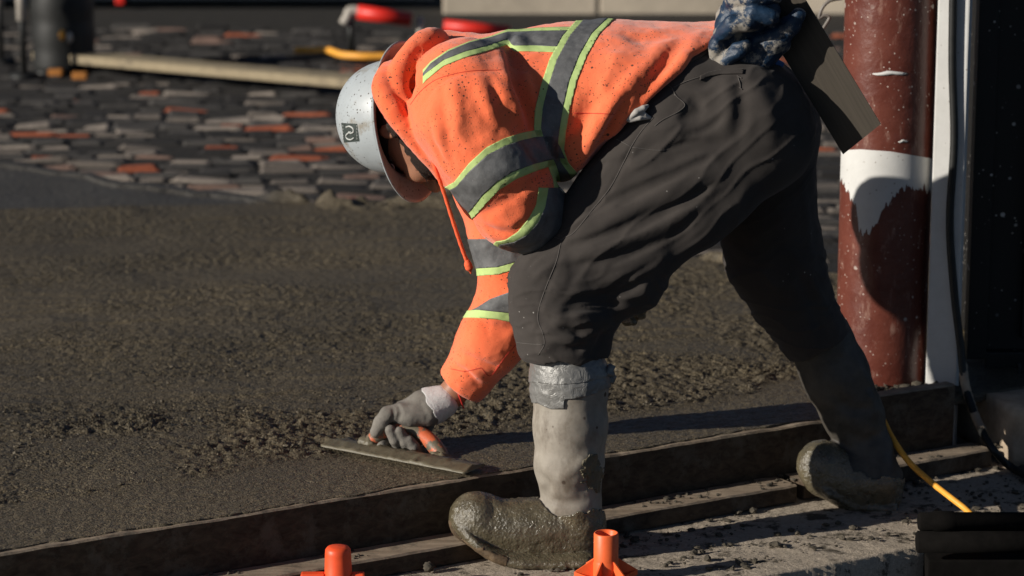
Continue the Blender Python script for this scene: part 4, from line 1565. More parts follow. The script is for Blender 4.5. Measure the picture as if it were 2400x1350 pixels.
    def shift(e, k, axis=0):
        return [(a + k, b) if axis == 0 else (a, b + k) for a, b in e]
    # waist band round the trunk
    L0 = [(1362, 30), (1352, 48), (1318, 85), (1288, 140), (1268, 200), (1254, 255), (1251, 300), (1262, 345), (1282, 385), (1296, 420), (1300, 460)]
    R0 = [(1452, 30), (1440, 44), (1405, 80), (1376, 130), (1352, 190), (1337, 250), (1326, 310), (1322, 350), (1332, 380), (1350, 402), (1365, 440)]
    g0 = [16, 16, 18, 18, 18, 17, 16, 18, 20, 18, 18]
    L1 = [(a + k, b) for (a, b), k in zip(L0, g0)]
    R1 = [(a - k, b) for (a, b), k in zip(R0, g0)]
    trunk2 = lambda V, N, px, py: [dl - 0.085 + 0.0 * px, np.where((dr < 0.11) & (V[:, 2] < 0.80), -1.0, 1.0), 470 - py]
    band_obj('reflective_tape', mesh, 'tape', sw, L1, R1, 0, trunk2, 0.0026, 0.002)
    band_obj('lime_edging', mesh, 'lime', sw, L0, shift(L1, 1), 0, trunk2, 0.0018, 0.0016)
    band_obj('lime_edging', mesh, 'lime', sw, shift(R1, -1), R0, 0, trunk2, 0.0018, 0.0016)
    # shoulder strap along the back
    a0 = [(985, 172), (1010, 145), (1050, 118), (1100, 98), (1150, 86), (1190, 70), (1215, 70), (1260, 66), (1320, 64)]
    a1 = [(985, 182), (1010, 150), (1050, 122), (1100, 101), (1150, 89), (1190, 76), (1215, 76), (1260, 74), (1320, 73)]
    b1 = [(985, 186), (1000, 172), (1040, 142), (1090, 122), (1140, 109), (1188, 93), (1205, 108), (1250, 108), (1320, 111)]
    b0 = [(985, 205), (1000, 188), (1040, 155), (1090, 135), (1140, 121), (1188, 105), (1205, 121), (1250, 121), (1320, 124)]
    Lb = curve_fn(L0, 0)
    strap = lambda V, N, px, py: [px - 992, Lb(py) - px + 1, N[:, 2] * 0 + 0.34 - V[:, 1], V[:, 2] - 0.80]
    band_obj('reflective_tape', mesh, 'tape', sw, a1, b1, 1, strap, 0.0022, 0.0018)
    band_obj('lime_edging', mesh, 'lime', sw, shift(b1, -1, 1), b0, 1, strap, 0.0016, 0.0014)
    band_obj('lime_edging', mesh, 'lime', sw, a0, shift(a1, 1, 1), 1, strap, 0.0016, 0.0014)
    # near upper sleeve band (edges run lower left to upper right)
    u0 = [(1040, 440), (1066, 425), (1100, 382), (1140, 345), (1180, 325), (1220, 312), (1254, 305), (1300, 300)]
    u1 = [(1040, 452), (1070, 437), (1105, 397), (1145, 361), (1185, 341), (1225, 328), (1258, 321), (1300, 318)]
    l1 = [(1080, 520), (1106, 490), (1130, 458), (1165, 425), (1200, 403), (1240, 388), (1280, 376), (1310, 370)]
    l0 = [(1080, 535), (1112, 508), (1140, 476), (1172, 443), (1207, 420), (1245, 404), (1282, 391), (1310, 385)]
    band_obj('reflective_tape', mesh, 'tape', sw, u1, l1, 1, nearsl, 0.0026, 0.002)
    band_obj('lime_edging', mesh, 'lime', sw, u0, shift(u1, 1, 1), 1, nearsl, 0.0018, 0.0016)
    band_obj('lime_edging', mesh, 'lime', sw, shift(l1, -1, 1), l0, 1, nearsl, 0.0018, 0.0016)
    # near forearm band
    f0 = [(1268, 455), (1262, 485), (1248, 515), (1222, 545), (1190, 560), (1160, 566)]
    fo = lambda V, N, px, py: [0.125 - arm_dist(V, FORE_L), 0.16 - V[:, 1], py - 440]
    band_obj('lime_edging', mesh, 'lime', sw, [(1262, 440), (1256, 480), (1240, 510), (1212, 545), (1185, 562), (1160, 566), (1150, 590)], [(1285, 440), (1278, 485), (1262, 520), (1238, 548), (1205, 566), (1172, 572), (1160, 600)], 0, fo, 0.0018, 0.0016)
    band_obj('reflective_tape', mesh, 'tape', sw, [(1284, 440), (1277, 485), (1261, 520), (1237, 548), (1204, 566), (1171, 572), (1159, 600)], [(1335, 440), (1330, 500), (1318, 540), (1300, 570), (1285, 600), (1280, 640), (1280, 660)], 0, fo, 0.0024, 0.0018)
    # far sleeve bands
    fr = lambda V, N, px, py: [0.115 - dr, dl - dr + 0.01]
    def flat(y0, y1, k):
        return [(1090, y0 + k), (1160, y0), (1230, y1)], None
    band_obj('reflective_tape', mesh, 'tape', sw, [(1100, 560), (1160, 560), (1260, 560)], [(1100, 630), (1165, 626), (1215, 612), (1260, 600)], 1, fr, 0.0024, 0.0018)
    band_obj('lime_edging', mesh, 'lime', sw, [(1100, 630), (1165, 626), (1215, 612), (1260, 600)], [(1100, 648), (1168, 643), (1218, 627), (1260, 615)], 1, fr, 0.0018, 0.0016)
    band_obj('reflective_tape', mesh, 'tape', sw, [(1080, 740), (1120, 720), (1150, 700), (1200, 682), (1260, 668)], [(1080, 730), (1120, 726), (1200, 733), (1260, 738)], 1, fr, 0.0024, 0.0018)
    band_obj('lime_edging', mesh, 'lime', sw, [(1080, 730), (1120, 726), (1200, 733), (1260, 738)], [(1080, 745), (1120, 745), (1160, 747), (1200, 754), (1260, 760)], 1, fr, 0.0018, 0.0016)
    # seams
    bvh = BVHTree.FromPolygons([tuple(v) for v in V], [tuple(q) for q in Q])
    seam('seam', bvh, [[(962, 245), (985, 215), (1020, 188), (1062, 174), (1110, 166), (1175, 164)], [(1250, 262), (1300, 264)], [(1345, 265), (1400, 266), (1440, 268)], [(1128, 862), (1150, 880), (1185, 835), (1212, 805)], [(1060, 925 - 60), (1090, 870), (1128, 862)]], 'red_trim', sw, 0.0009, 0.0)
    # drawstring with knotted tip
    ds = catmull(pts3([(1012, 372, 0.0), (1022, 400, -0.005), (1040, 450, 0.0), (1062, 520, 0.005), (1082, 580, 0.008), (1098, 622, 0.01)]), 8)
    dso = tube('drawstring', ds, [0.0042 + 0.0004 * math.sin(i * 2.1) for i in range(len(ds))], 'cord_orange', sw, 8)
    tp = catmull(pts3([(1094, 608, 0.01), (1097, 620, 0.01), (1101, 632, 0.01), (1104, 642, 0.01)]), 5)
    tube('string_tip', tp, np.interp(np.linspace(0, 1, len(tp)), [0, .3, .6, .8, 1], [.004, .0085, .0085, .003, .0012]), 'cord_orange', dso, 10)
    return sw

# ---------------------------------------------------------------- trousers
def build_trousers(person):
    s = Sdf((-0.05, -0.20, 0.34), (0.92, 0.60, 1.16), 0.0039)
    s.ovals(pts3([(1560, 195, 0.21), (1640, 195, 0.215), (1740, 250, 0.22), (1790, 298, 0.225)]), [(0.155, 0.090), (0.168, 0.098), (0.180, 0.112), (0.170, 0.115)], (0, 1, 0), 0.05)
    # near seat and leg
    s.ell(W(1745, 298, 0.11), (0.125, 0.105, 0.136), None, 0.06)
    s.ovals([W(1725, 320, 0.11), W(1600, 430, 0.075), W(1450, 560, 0.045), W(1318, 672, 0.02)], [(0.128, 0.140), (0.108, 0.130), (0.098, 0.115), (0.094, 0.104)], (0, 1, 0), 0.04, 3.2)
    s.chain([W(1318, 672, 0.02), W(1314, 730, 0.012), W(1316, 800, 0.005)], [0.104, 0.103, 0.100], 0.03)
    s.chain([W(1405, 565, 0.03), W(1362, 480, 0.035), W(1410, 425, 0.05)], [0.088, 0.046, 0.06], 0.04)
    # cloth over the front of the hip, up under the sweatshirt hem
    s.chain([W(1612, 212, 0.075), W(1548, 292, 0.062), W(1478, 372, 0.055), W(1425, 440, 0.05)], [0.070, 0.078, 0.078, 0.066], 0.03)
    s.chain([W(1600, 205, 0.20), W(1520, 300, 0.20), W(1480, 380, 0.16)], [0.080, 0.080, 0.08], 0.04)
    # bulge of cloth behind the knee
    s.chain([W(1480, 660, 0.03), W(1400, 730, 0.012)], [0.072, 0.045], 0.03)
    s.chain([W(1390, 745, 0.0), W(1388, 800, 0.0), W(1386, 830, 0.0)], [0.036, 0.034, 0.032], 0.03)
    # far seat and leg
    s.ell(W(1795, 295, 0.33), (0.108, 0.10, 0.14), None, 0.05)
    s.chain([W(1785, 330, 0.33), W(1790, 470, 0.36), W(1815, 600, 0.385), W(1850, 690, 0.40)], [0.122, 0.108, 0.104, 0.092], 0.05)
    s.chain([W(1850, 690, 0.40), W(1895, 765, 0.39), W(1925, 812, 0.385)], [0.088, 0.076, 0.070], 0.03)
    # hems
    V0 = W(1312, 836, 0.0)
    sl, (X, Y, Z) = s.box(np.array([0.0, -0.2, 0.0]), np.array([0.24, 0.2, 0.56]))
    wob = 0.006 * np.sin(X * 70 + 1.0) + 0.004 * np.sin(Y * 60)
    s.f[sl] = np.maximum(s.f[sl], (V0[2] + wob) - Z)
    c = W(1925, 808, 0.385)
    nrm = np.array([0.50, 0, -0.86])
    sl, (X, Y, Z) = s.box(np.array([0.5, 0.2, 0.30]), np.array([0.92, 0.6, 0.70]))
    s.f[sl] = np.maximum(s.f[sl], (X - c[0]) * nrm[0] + (Z - c[2]) * nrm[2])
    # hollow at the hems so the cloth has an edge
    s.chain([W(1325, 870, 0.0), W(1318, 815, 0.004)], [0.074, 0.070], 0.004, 'sub')
    s.chain([W(1950, 850, 0.385), W(1920, 800, 0.385)], [0.052, 0.052], 0.004, 'sub')
    # waist opening
    s.half(W(1562, 140, 0.1), (-0.72, 0, 0.55), 0.01)
    F = s.fold
    # long drag lines on the thigh
    F([(1660, 372), (1570, 412), (1470, 455), (1390, 490)], -0.009, 0.009)
    F([(1690, 400), (1590, 440), (1500, 482), (1420, 520)], 0.007, 0.014)
    F([(1650, 448), (1560, 492), (1450, 540), (1330, 580)], -0.011, 0.010)
    F([(1660, 480), (1560, 520), (1460, 565), (1360, 600)], 0.007, 0.013)
    F([(1610, 535), (1520, 575), (1420, 610), (1340, 625)], -0.009, 0.009)
    F([(1560, 600), (1480, 640), (1400, 665)], 0.006, 0.013)
    F([(1520, 650), (1450, 690), (1390, 700)], -0.010, 0.011)
    F([(1720, 440), (1640, 500), (1570, 580)], -0.007, 0.018)
    F([(1560, 330), (1500, 360), (1430, 400)], -0.005, 0.012)
    F([(1620, 300), (1560, 330), (1500, 375)], 0.005, 0.014)
    F([(1700, 330), (1620, 350), (1550, 390)], -0.005, 0.014)
    F([(1640, 470), (1560, 506), (1480, 545), (1400, 575)], -0.006, 0.006)
    F([(1600, 410), (1520, 445), (1450, 480)], -0.006, 0.006)
    F([(1580, 552), (1500, 590), (1430, 622)], -0.006, 0.006)
    F([(1540, 610), (1470, 655), (1420, 690)], -0.007, 0.007)
    F([(1680, 430), (1620, 462), (1560, 485)], -0.005, 0.006)
    F([(1420, 380), (1395, 405), (1370, 440)], -0.004, 0.007)
    F([(1300, 585), (1262, 600), (1235, 625)], -0.005, 0.007)
    F([(1320, 610), (1280, 630), (1248, 660)], 0.004, 0.008)
    F([(1350, 640), (1330, 680), (1300, 720)], -0.004, 0.010)
    F([(1640, 330), (1600, 338), (1560, 352)], -0.004, 0.006)
    F([(1700, 270), (1660, 300), (1610, 318)], -0.004, 0.008)
    # seat
    F([(1590, 215), (1625, 230), (1640, 262), (1600, 275)], -0.006, 0.010)
    F([(1600, 195), (1640, 200), (1668, 185)], -0.006, 0.009)
    F([(1700, 190), (1708, 250), (1695, 310)], 0.005, 0.014)
    F([(1735, 190), (1740, 260), (1730, 330)], -0.006, 0.014)
    F([(1760, 200), (1800, 260), (1805, 330)], 0.006, 0.02)
    # bunching at the knee and hem
    F([(1435, 712), (1385, 712), (1345, 722), (1330, 740)], -0.022, 0.016)
    F([(1420, 748), (1370, 742), (1320, 752), (1285, 772)], 0.014, 0.014)
    F([(1280, 742), (1300, 768), (1340, 775), (1385, 790)], -0.012, 0.012)
    F([(1400, 770), (1350, 795), (1300, 800), (1275, 815)], 0.012, 0.013)
    F([(1290, 806), (1330, 818), (1372, 812)], -0.010, 0.009)
    F([(1345, 778), (1362, 800), (1352, 822)], -0.008, 0.009)
    F([(1240, 700), (1260, 720), (1270, 760)], -0.005, 0.010)
    F([(1235, 640), (1270, 660), (1305, 655)], -0.004, 0.010)
    F([(1415, 780), (1405, 805), (1390, 825)], -0.008, 0.010)
    F([(1265, 780), (1268, 805), (1272, 825)], 0.006, 0.009)
    F([(1532, 278), (1505, 308), (1482, 343), (1462, 383), (1430, 443), (1390, 493), (1345, 548)], -0.0025, 0.005)
    F([(1318, 565), (1308, 610), (1288, 660), (1273, 700), (1266, 730)], -0.003, 0.005)
    # far leg
    F([(1900, 640), (1935, 720), (1960, 780)], 0.006, 0.012)
    F([(1870, 640), (1905, 720), (1925, 790)], -0.006, 0.012)
    F([(1880, 430), (1890, 520), (1900, 600)], 0.004, 0.014)
    def creases(v):
        t = (KN_L - HIP_L); t = t / np.linalg.norm(t)
        q = np.array([t[2], 0, -t[0]])
        warp = 0.02 * fbm(v, 7, 2, 0.5, 61)
        c = np.stack([v @ t * 5.0 + 1, (v @ q + warp) * 24.0, v[:, 1] * 13.0], 1)
        rid = np.maximum(1 - np.abs(fbm(c, 1.0, 2, 0.5, 62)) * 1.7, 0) ** 2
        h = v[:, 2]
        kn = np.stack([v[:, 0] * 9, v[:, 1] * 9, (v[:, 2] + 0.03 * fbm(v, 8, 2, 0.5, 64)) * 30], 1)
        rk = np.maximum(1 - np.abs(fbm(kn, 1.0, 2, 0.5, 63)) * 1.6, 0) ** 2
        w = np.clip((h - 0.60) / 0.08, 0, 1)
        return 0.0015 * fbm(v * np.array([0.8, 1, 1.3]), 12, 3, 0.5, 23) + 0.0030 * (rid - 0.3) * w + 0.0040 * (rk - 0.3) * (1 - w)
    V, Q, N = s.mesh(1, creases)
    N = s.normals(V)
    tr = link('trousers', mesh_np('trousers', V, Q), 'trouser', person)
    tr['label'] = 'dark charcoal work trousers, creased and bunched at the knee'
    bvh = BVHTree.FromPolygons([tuple(v) for v in V], [tuple(q) for q in Q])
    side = [(1532, 275), (1505, 305), (1482, 340), (1462, 380), (1430, 440), (1390, 490), (1345, 545), (1318, 562), (1305, 610), (1285, 660), (1270, 700), (1262, 730), (1262, 755), (1272, 780), (1276, 806), (1262, 832)]
    seam('side_seam', bvh, [side], 'seam_thread', tr, 0.0012, 0.0)
    seam('knee_panel_seam', bvh, [[(1284, 552), (1300, 556), (1318, 562)], [(1205, 802), (1240, 806), (1274, 808)], [(1482, 345), (1462, 335), (1445, 326)], [(1482, 345), (1530, 352), (1560, 352)]], 'seam_thread', tr, 0.0011, 0.0004)
    seam('pocket_seam', bvh, [[(1575, 205), (1585, 225), (1605, 245), (1590, 262), (1555, 280), (1535, 295)], [(1578, 205), (1610, 190), (1642, 180)], [(1575, 205), (1558, 198), (1540, 205)]], 'seam_thread', tr, 0.0011, 0.0004)
    # turned-out pocket lining: a crumpled twist of pale cloth
    mesh = (V, Q, N)
    h0 = bvh.ray_cast(Vector(CAM), Vector(ray(1515, 278)).normalized())[0]
    Yp = (h0[1] if h0 is not None else 0.0) - 0.006
    q = Sdf(W(1500, 268, Yp) - 0.05, W(1500, 268, Yp) + 0.05, 0.0022)
    q.chain(pts3([(1472, 280, Yp), (1492, 262, Yp - 0.004), (1508, 254, Yp), (1518, 248, Yp + 0.006)]), [0.005, 0.007, 0.007, 0.004], 0.002)
    q.chain(pts3([(1476, 284, Yp), (1500, 276, Yp - 0.002), (1522, 276, Yp + 0.004)]), [0.004, 0.006, 0.004], 0.002)
    q.chain(pts3([(1498, 262, Yp - 0.002), (1512, 268, Yp), (1526, 277, Yp + 0.006)]), [0.004, 0.004, 0.003], 0.002)
    pv, pq, pn = q.mesh(1)
    link('pocket_lining', mesh_np('pocket_lining', pv, pq), 'pocket_cloth', tr)
    ph = lambda V, N, px, py: [px - 1640, 1742 - px, 0.14 - V[:, 1]]
    band_obj('pocket_hem', mesh, 'trouser', tr, [(1636, 180), (1660, 170), (1690, 165), (1742, 163)], [(1636, 190), (1660, 180), (1690, 175), (1742, 174)], 1, ph, 0.0035, 0.0035)
    # waistband and belt loop
    wb = lambda V, N, px, py: [0.14 - V[:, 1], 1672 - px, px - 1560]
    band_obj('waistband', mesh, 'trouser', tr, [(1555, 180), (1600, 142), (1660, 104)], [(1555, 205), (1600, 160), (1672, 118)], 1, wb, 0.004, 0.003)
    # bar tack of frayed thread beside the back pocket
    seam('bar_tack', bvh, [[(1730, 182), (1734, 195), (1736, 208)], [(1727, 178), (1739, 184)], [(1732, 205), (1740, 210)]], 'seam_thread', tr, 0.0012, 0.001)
    return tr, bvh

# ---------------------------------------------------------------- boots
def build_boot(person, near):
    if near:
        s = Sdf((-0.18, -0.20, -0.02), (0.30, 0.16, 0.52), 0.0036)
        Y = 0.0
        s.ovals(pts3([(1328, 842, -0.004), (1336, 900, -0.010), (1337, 1000, -0.018), (1334, 1090, -0.022), (1338, 1160, -0.024), (1348, 1215, -0.026)]),
                [(0.072, 0.073), (0.076, 0.080), (0.074, 0.077), (0.070, 0.072), (0.060, 0.061), (0.056, 0.060)], (0, 1, 0), 0.02)
        s.ell(W(1358, 1258, -0.03), (0.050, 0.046, 0.054), None, 0.03)                       # heel
        def smooth(pp, rr, n=6):
            c = catmull(pts3(pp), n)
            u = np.linspace(0, len(pp) - 1, len(c))
            return c, np.array([np.interp(u, range(len(pp)), q) for q in np.array(rr, float).reshape(len(pp), -1).T]).T
        c, r = smooth([(1350, 1234, -0.02), (1285, 1234, -0.028), (1225, 1238, -0.034), (1165, 1234, -0.040), (1118, 1214, -0.042)], [0.058, 0.060, 0.060, 0.055, 0.049])
        s.chain(c, r[:, 0], 0.006)
        c2, r2 = smooth([(1352, 1264, -0.035), (1260, 1266, -0.040), (1185, 1262, -0.044), (1135, 1240, -0.044)], [0.046, 0.047, 0.046, 0.040])
        s.chain(c2, r2[:, 0], 0.006)
        s.ell(W(1112, 1213, -0.042), (0.043, 0.044, 0.040), None, 0.035)                     # toe cap
        # sole, bent up at the toe to rest on the low board
        c, r = smooth([(1385, 1301, -0.05), (1310, 1303, -0.052), (1230, 1301, -0.053), (1165, 1285, -0.05), (1112, 1252, -0.047), (1082, 1218, -0.044)], [(0.050, 0.011), (0.051, 0.011), (0.055, 0.011), (0.054, 0.011), (0.044, 0.010), (0.026, 0.008)])
        s.ovals(c, [tuple(q) for q in r], (0, 1, 0), 0.012)
        F = s.fold
        F([(1262, 1110), (1282, 1135), (1278, 1162)], -0.010, 0.014)
        F([(1385, 1060), (1350, 1095), (1310, 1120)], 0.006, 0.012)
        F([(1400, 1080), (1385, 1120), (1360, 1150)], -0.008, 0.014)
        F([(1280, 1165), (1320, 1180), (1370, 1172)], -0.007, 0.012)
        F([(1146, 1176), (1156, 1194), (1152, 1222)], -0.006, 0.012)
        F([(1088, 1240), (1130, 1270), (1180, 1290), (1260, 1297), (1330, 1298), (1395, 1297)], -0.002, 0.004)
        jit = lambda v: 0.0007 * fbm(v, 26, 3, 0.5, 41)
    else:
        s = Sdf((0.58, 0.16, -0.02), (1.02, 0.56, 0.56), 0.0045)
        s.ovals(pts3([(1918, 790, 0.419), (1958, 880, 0.419), (2000, 970, 0.414), (2034, 1060, 0.404), (2045, 1110, 0.394)]),
                [(0.074, 0.076), (0.072, 0.075), (0.066, 0.068), (0.056, 0.057), (0.056, 0.058)], (0, 1, 0), 0.02)
        s.ell(W(2055, 1140, 0.379), (0.056, 0.045, 0.055), None, 0.03)
        s.chain(pts3([(2045, 1120, 0.374), (1985, 1116, 0.374), (1935, 1098, 0.374)]), [0.062, 0.058, 0.052], 0.02)
        s.ell(W(1925, 1085, 0.374), (0.054, 0.050, 0.050), None, 0.02)
        s.chain(pts3([(2075, 1170, 0.364), (2000, 1162, 0.359), (1930, 1125, 0.364)]), [0.030, 0.034, 0.036], 0.02)
        s.ovals(pts3([(2085, 1185, 0.364), (2000, 1178, 0.364), (1940, 1145, 0.364), (1905, 1118, 0.369)]), [(0.045, 0.014), (0.046, 0.014), (0.05, 0.014), (0.036, 0.013)], (0, 1, 0), 0.006)
        F = s.fold
        F([(2010, 850), (2030, 900), (2050, 960)], 0.012, 0.016)
        F([(2030, 840), (2045, 880), (2040, 910)], -0.012, 0.012)
        F([(1960, 930), (2000, 960), (2050, 950)], -0.008, 0.012)
        F([(1985, 1010), (2020, 1035), (2065, 1020)], -0.010, 0.014)
        jit = lambda v: 0.0025 * fbm(v, 20, 3, 0.5, 43)
    V, Q, N = s.mesh(1, jit)
    N = s.normals(V)
    b = link('boot', mesh_np('boot', V, Q), 'boot' if near else 'shaded_boot', person)
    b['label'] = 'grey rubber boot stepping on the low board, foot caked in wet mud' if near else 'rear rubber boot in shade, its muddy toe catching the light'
    px, py = proj(V)
    noise = 8 * fbm(V, 30, 4, 0.6, 45)
    if near:
        edge = curve_fn([(1140, 1000), (1160, 1240), (1170, 1262), (1190, 1272), (1207, 1290), (1208, 1340), (1200, 1400), (1195, 1460)], 0)(px)
        sc = [py - edge + noise]
    else:
        edge = curve_fn([(1010, 1800), (1030, 1940), (1062, 1985), (1105, 1996), (1120, 2050), (1125, 2150)], 0)(px)
        sc = [py - edge + noise]
    Vm = V + N * (0.0015 + 0.0008 * np.clip(fbm(V, 30, 3, 0.6, 47) + 0.3, 0, 1))[:, None] + N * (0.0009 * fbm(V, 130, 2, 0.6, 48))[:, None]
    patch_obj('mud_coating', Vm, Q, N, sc, 'mud', b, 0.002, 0.004)
    if near:
        gum = curve_fn([(1216, 1040), (1229, 1062), (1249, 1076), (1268, 1098), (1286, 1126), (1301, 1153), (1311, 1184), (1320, 1228), (1325, 1400)], 0)(px)
        patch_obj('sole_edge', Vm, Q, N, [py - gum + 0.9 * noise, 1190 - px + 2 * noise], 'sole_gum', b, 0.0035, 0.004)
        # sole welt
        wp = catmull(pts3([(1404, 1292, -0.06), (1330, 1290, -0.103), (1250, 1286, -0.105), (1180, 1272, -0.103), (1120, 1244, -0.093), (1078, 1212, -0.07)]), 6)
        tape = lambda top, bot, x0, x1: [py - curve_fn(top, 1)(px), curve_fn(bot, 1)(px) - py, px - x0, x1 - px]
        wr = 0.0022 * np.abs(fbm(V * np.array([1, 1, 2.2]), 22, 3, 0.6, 51))
        Vt = V + N * wr[:, None]
        patch_obj('duct_tape', Vt, Q, N, tape([(1200, 815), (1470, 815)], [(1200, 896), (1255, 896), (1310, 902), (1370, 896), (1430, 880), (1470, 865)], 1200, 1480), 'duct', b, 0.0042, 0.003)
        patch_obj('duct_tape', Vt, Q, N, tape([(1200, 892), (1470, 870)], [(1200, 938), (1262, 944), (1290, 958), (1323, 957), (1323.5, 935), (1370, 930), (1430, 908), (1470, 890)], 1200, 1480), 'duct', b, 0.0026, 0.002)
        # folded tape ends at the back
        for (a, c, y) in ((1418, 868, -0.02), (1420, 888, 0.0)):
            p = W(a, c, y)
            bm = box_bm(p, (0.03, 0.035, 0.018), 0.4)
            bmesh.ops.subdivide_edges(bm, edges=bm.edges[:], cuts=2, use_grid_fill=True)
            for v in bm.verts:
                v.co += Vector((rng.normal(), rng.normal(), rng.normal())) * 0.003
            bm_obj('tape_end', bm, 'duct', b, True)
        # dried mortar patch
        sc = [1.0 - (((px - 1385) / 22) ** 2 + ((py - 1110) / 42) ** 2) + 0.9 * fbm(V, 70, 3, 0.6, 61)]
        Vp = V + N * (0.003 * np.abs(fbm(V, 140, 3, 0.6, 62)))[:, None]
        patch_obj('mortar_patch', Vp, Q, N, sc + [0.05 - V[:, 1]], 'trowel', b, 0.0024, 0.003)
    return b

# ---------------------------------------------------------------- gloves
def build_gloves(person):
    # right hand, closed on the trowel handle
    s = Sdf((-0.36, 0.16, 0.14), (-0.06, 0.40, 0.40), 0.0026)
    s.ovals(pts3([(1040, 940, 0.294), (1022, 948, 0.290), (995, 956, 0.286)]), [(0.036, 0.034), (0.036, 0.036), (0.036, 0.039)], (0, 1, 0), 0.012)
    s.oval(W(998, 957, 0.284), W(950, 968, 0.283), (0.034, 0.038), (0.032, 0.030), (0, 1, 0), 0.02)
    s.chain(pts3([(1000, 972, 0.266), (962, 974, 0.260), (932, 970, 0.258)]), [0.024, 0.021, 0.019], 0.016)     # thumb root pad
    s.chain(pts3([(938, 964, 0.260), (908, 970, 0.255), (893, 990, 0.252), (880, 1013, 0.250)]), [0.0195, 0.0165, 0.0155, 0.0130], 0.008)   # thumb
    s.chain(pts3([(945, 962, 0.300), (920, 980, 0.305), (908, 1015, 0.298), (904, 1040, 0.270), (895, 1046, 0.244)]), [0.019, 0.016, 0.0145, 0.0135, 0.0115], 0.004)   # index
    for (x0, xb, yb, xt, yt) in ((962, 938, 1052, 915, 1008), (985, 962, 1059, 937, 1011), (1008, 985, 1064, 959, 1032)):
        s.chain(pts3([(x0, 975, 0.305), (xb + 8, 1020, 0.308), (xb + 8, yb - 2, 0.288), (xb, yb, 0.256), ((xb + xt) / 2 - 1, (yb + yt) / 2, 0.236), (xt, yt, 0.233)]), [0.018, 0.0155, 0.0145, 0.0140, 0.0135, 0.0118], 0.003)
    F = s.fold
    F([(932, 950), (938, 968), (930, 988)], -0.005, 0.006)
    F([(922, 955), (924, 970), (920, 984)], -0.004, 0.005)
    F([(985, 945), (1000, 975), (1005, 1005)], -0.002, 0.006)
    V, Q, N = s.mesh(1, lambda v: 0.0008 * fbm(v, 60, 3, 0.5, 71))
    g = link('work_glove', mesh_np('work_glove', V, Q), 'glove_grey', person)
    g['label'] = 'grey coated glove closed round the trowel handle'
    px, py = proj(V)
    # knitted cuff: along the wrist axis
    w0, w1 = W(1045, 937, 0.295), W(985, 962, 0.286)
    ax = (w1 - w0) / np.linalg.norm(w1 - w0)
    t = (V - w0) @ ax
    patch_obj('knit_cuff', V, Q, N, [(0.040 + 0.006 * fbm(V, 40, 2) - t) * 10, 0 * t + 1], 'knit', g, 0.0025, 0.003)
    # rolled rim
    a = np.cross(ax, np.array([0, 0, 1.0])); a /= np.linalg.norm(a); b = np.cross(ax, a)
    ring = np.array([w0 + ax * (-0.030) + 0.0335 * (math.cos(q) * a + math.sin(q) * b) for q in np.linspace(0, 2 * math.pi, 40)])
    tube('cuff_rim', ring, 0.0016, 'red_trim', g, 8)
    # left hand: muddy fingers showing behind the knee
    s = Sdf((0.12, 0.06, 0.44), (0.40, 0.36, 0.70), 0.003)
    s.ovals([WR_L, W(1455, 705, 0.215)], [(0.040, 0.030), (0.042, 0.030)], (0.4, 1, 0.2), 0.02)
    for (a, b, c, r) in (((1460, 690, 0.20), (1485, 702, 0.185), (1500, 698, 0.165), 0.0135), ((1462, 708, 0.20), (1490, 722, 0.185), (1506, 722, 0.165), 0.014), ((1458, 722, 0.205), (1484, 738, 0.19), (1502, 738, 0.17), 0.0135), ((1450, 735, 0.21), (1470, 750, 0.195), (1484, 752, 0.18), 0.012), ((1440, 690, 0.19), (1450, 705, 0.16), (1458, 722, 0.15), 0.014)):
        s.chain(pts3([a, b, c]), [r * 1.25, r * 1.05, r * 0.85], 0.004)
    V, Q, N = s.mesh(1, lambda v: 0.002 * fbm(v, 70, 3, 0.6, 73))
    g2 = link('work_glove', mesh_np('work_glove', V, Q), 'mud', person)
    g2['label'] = 'mud-caked glove of the other hand showing behind the bent knee'

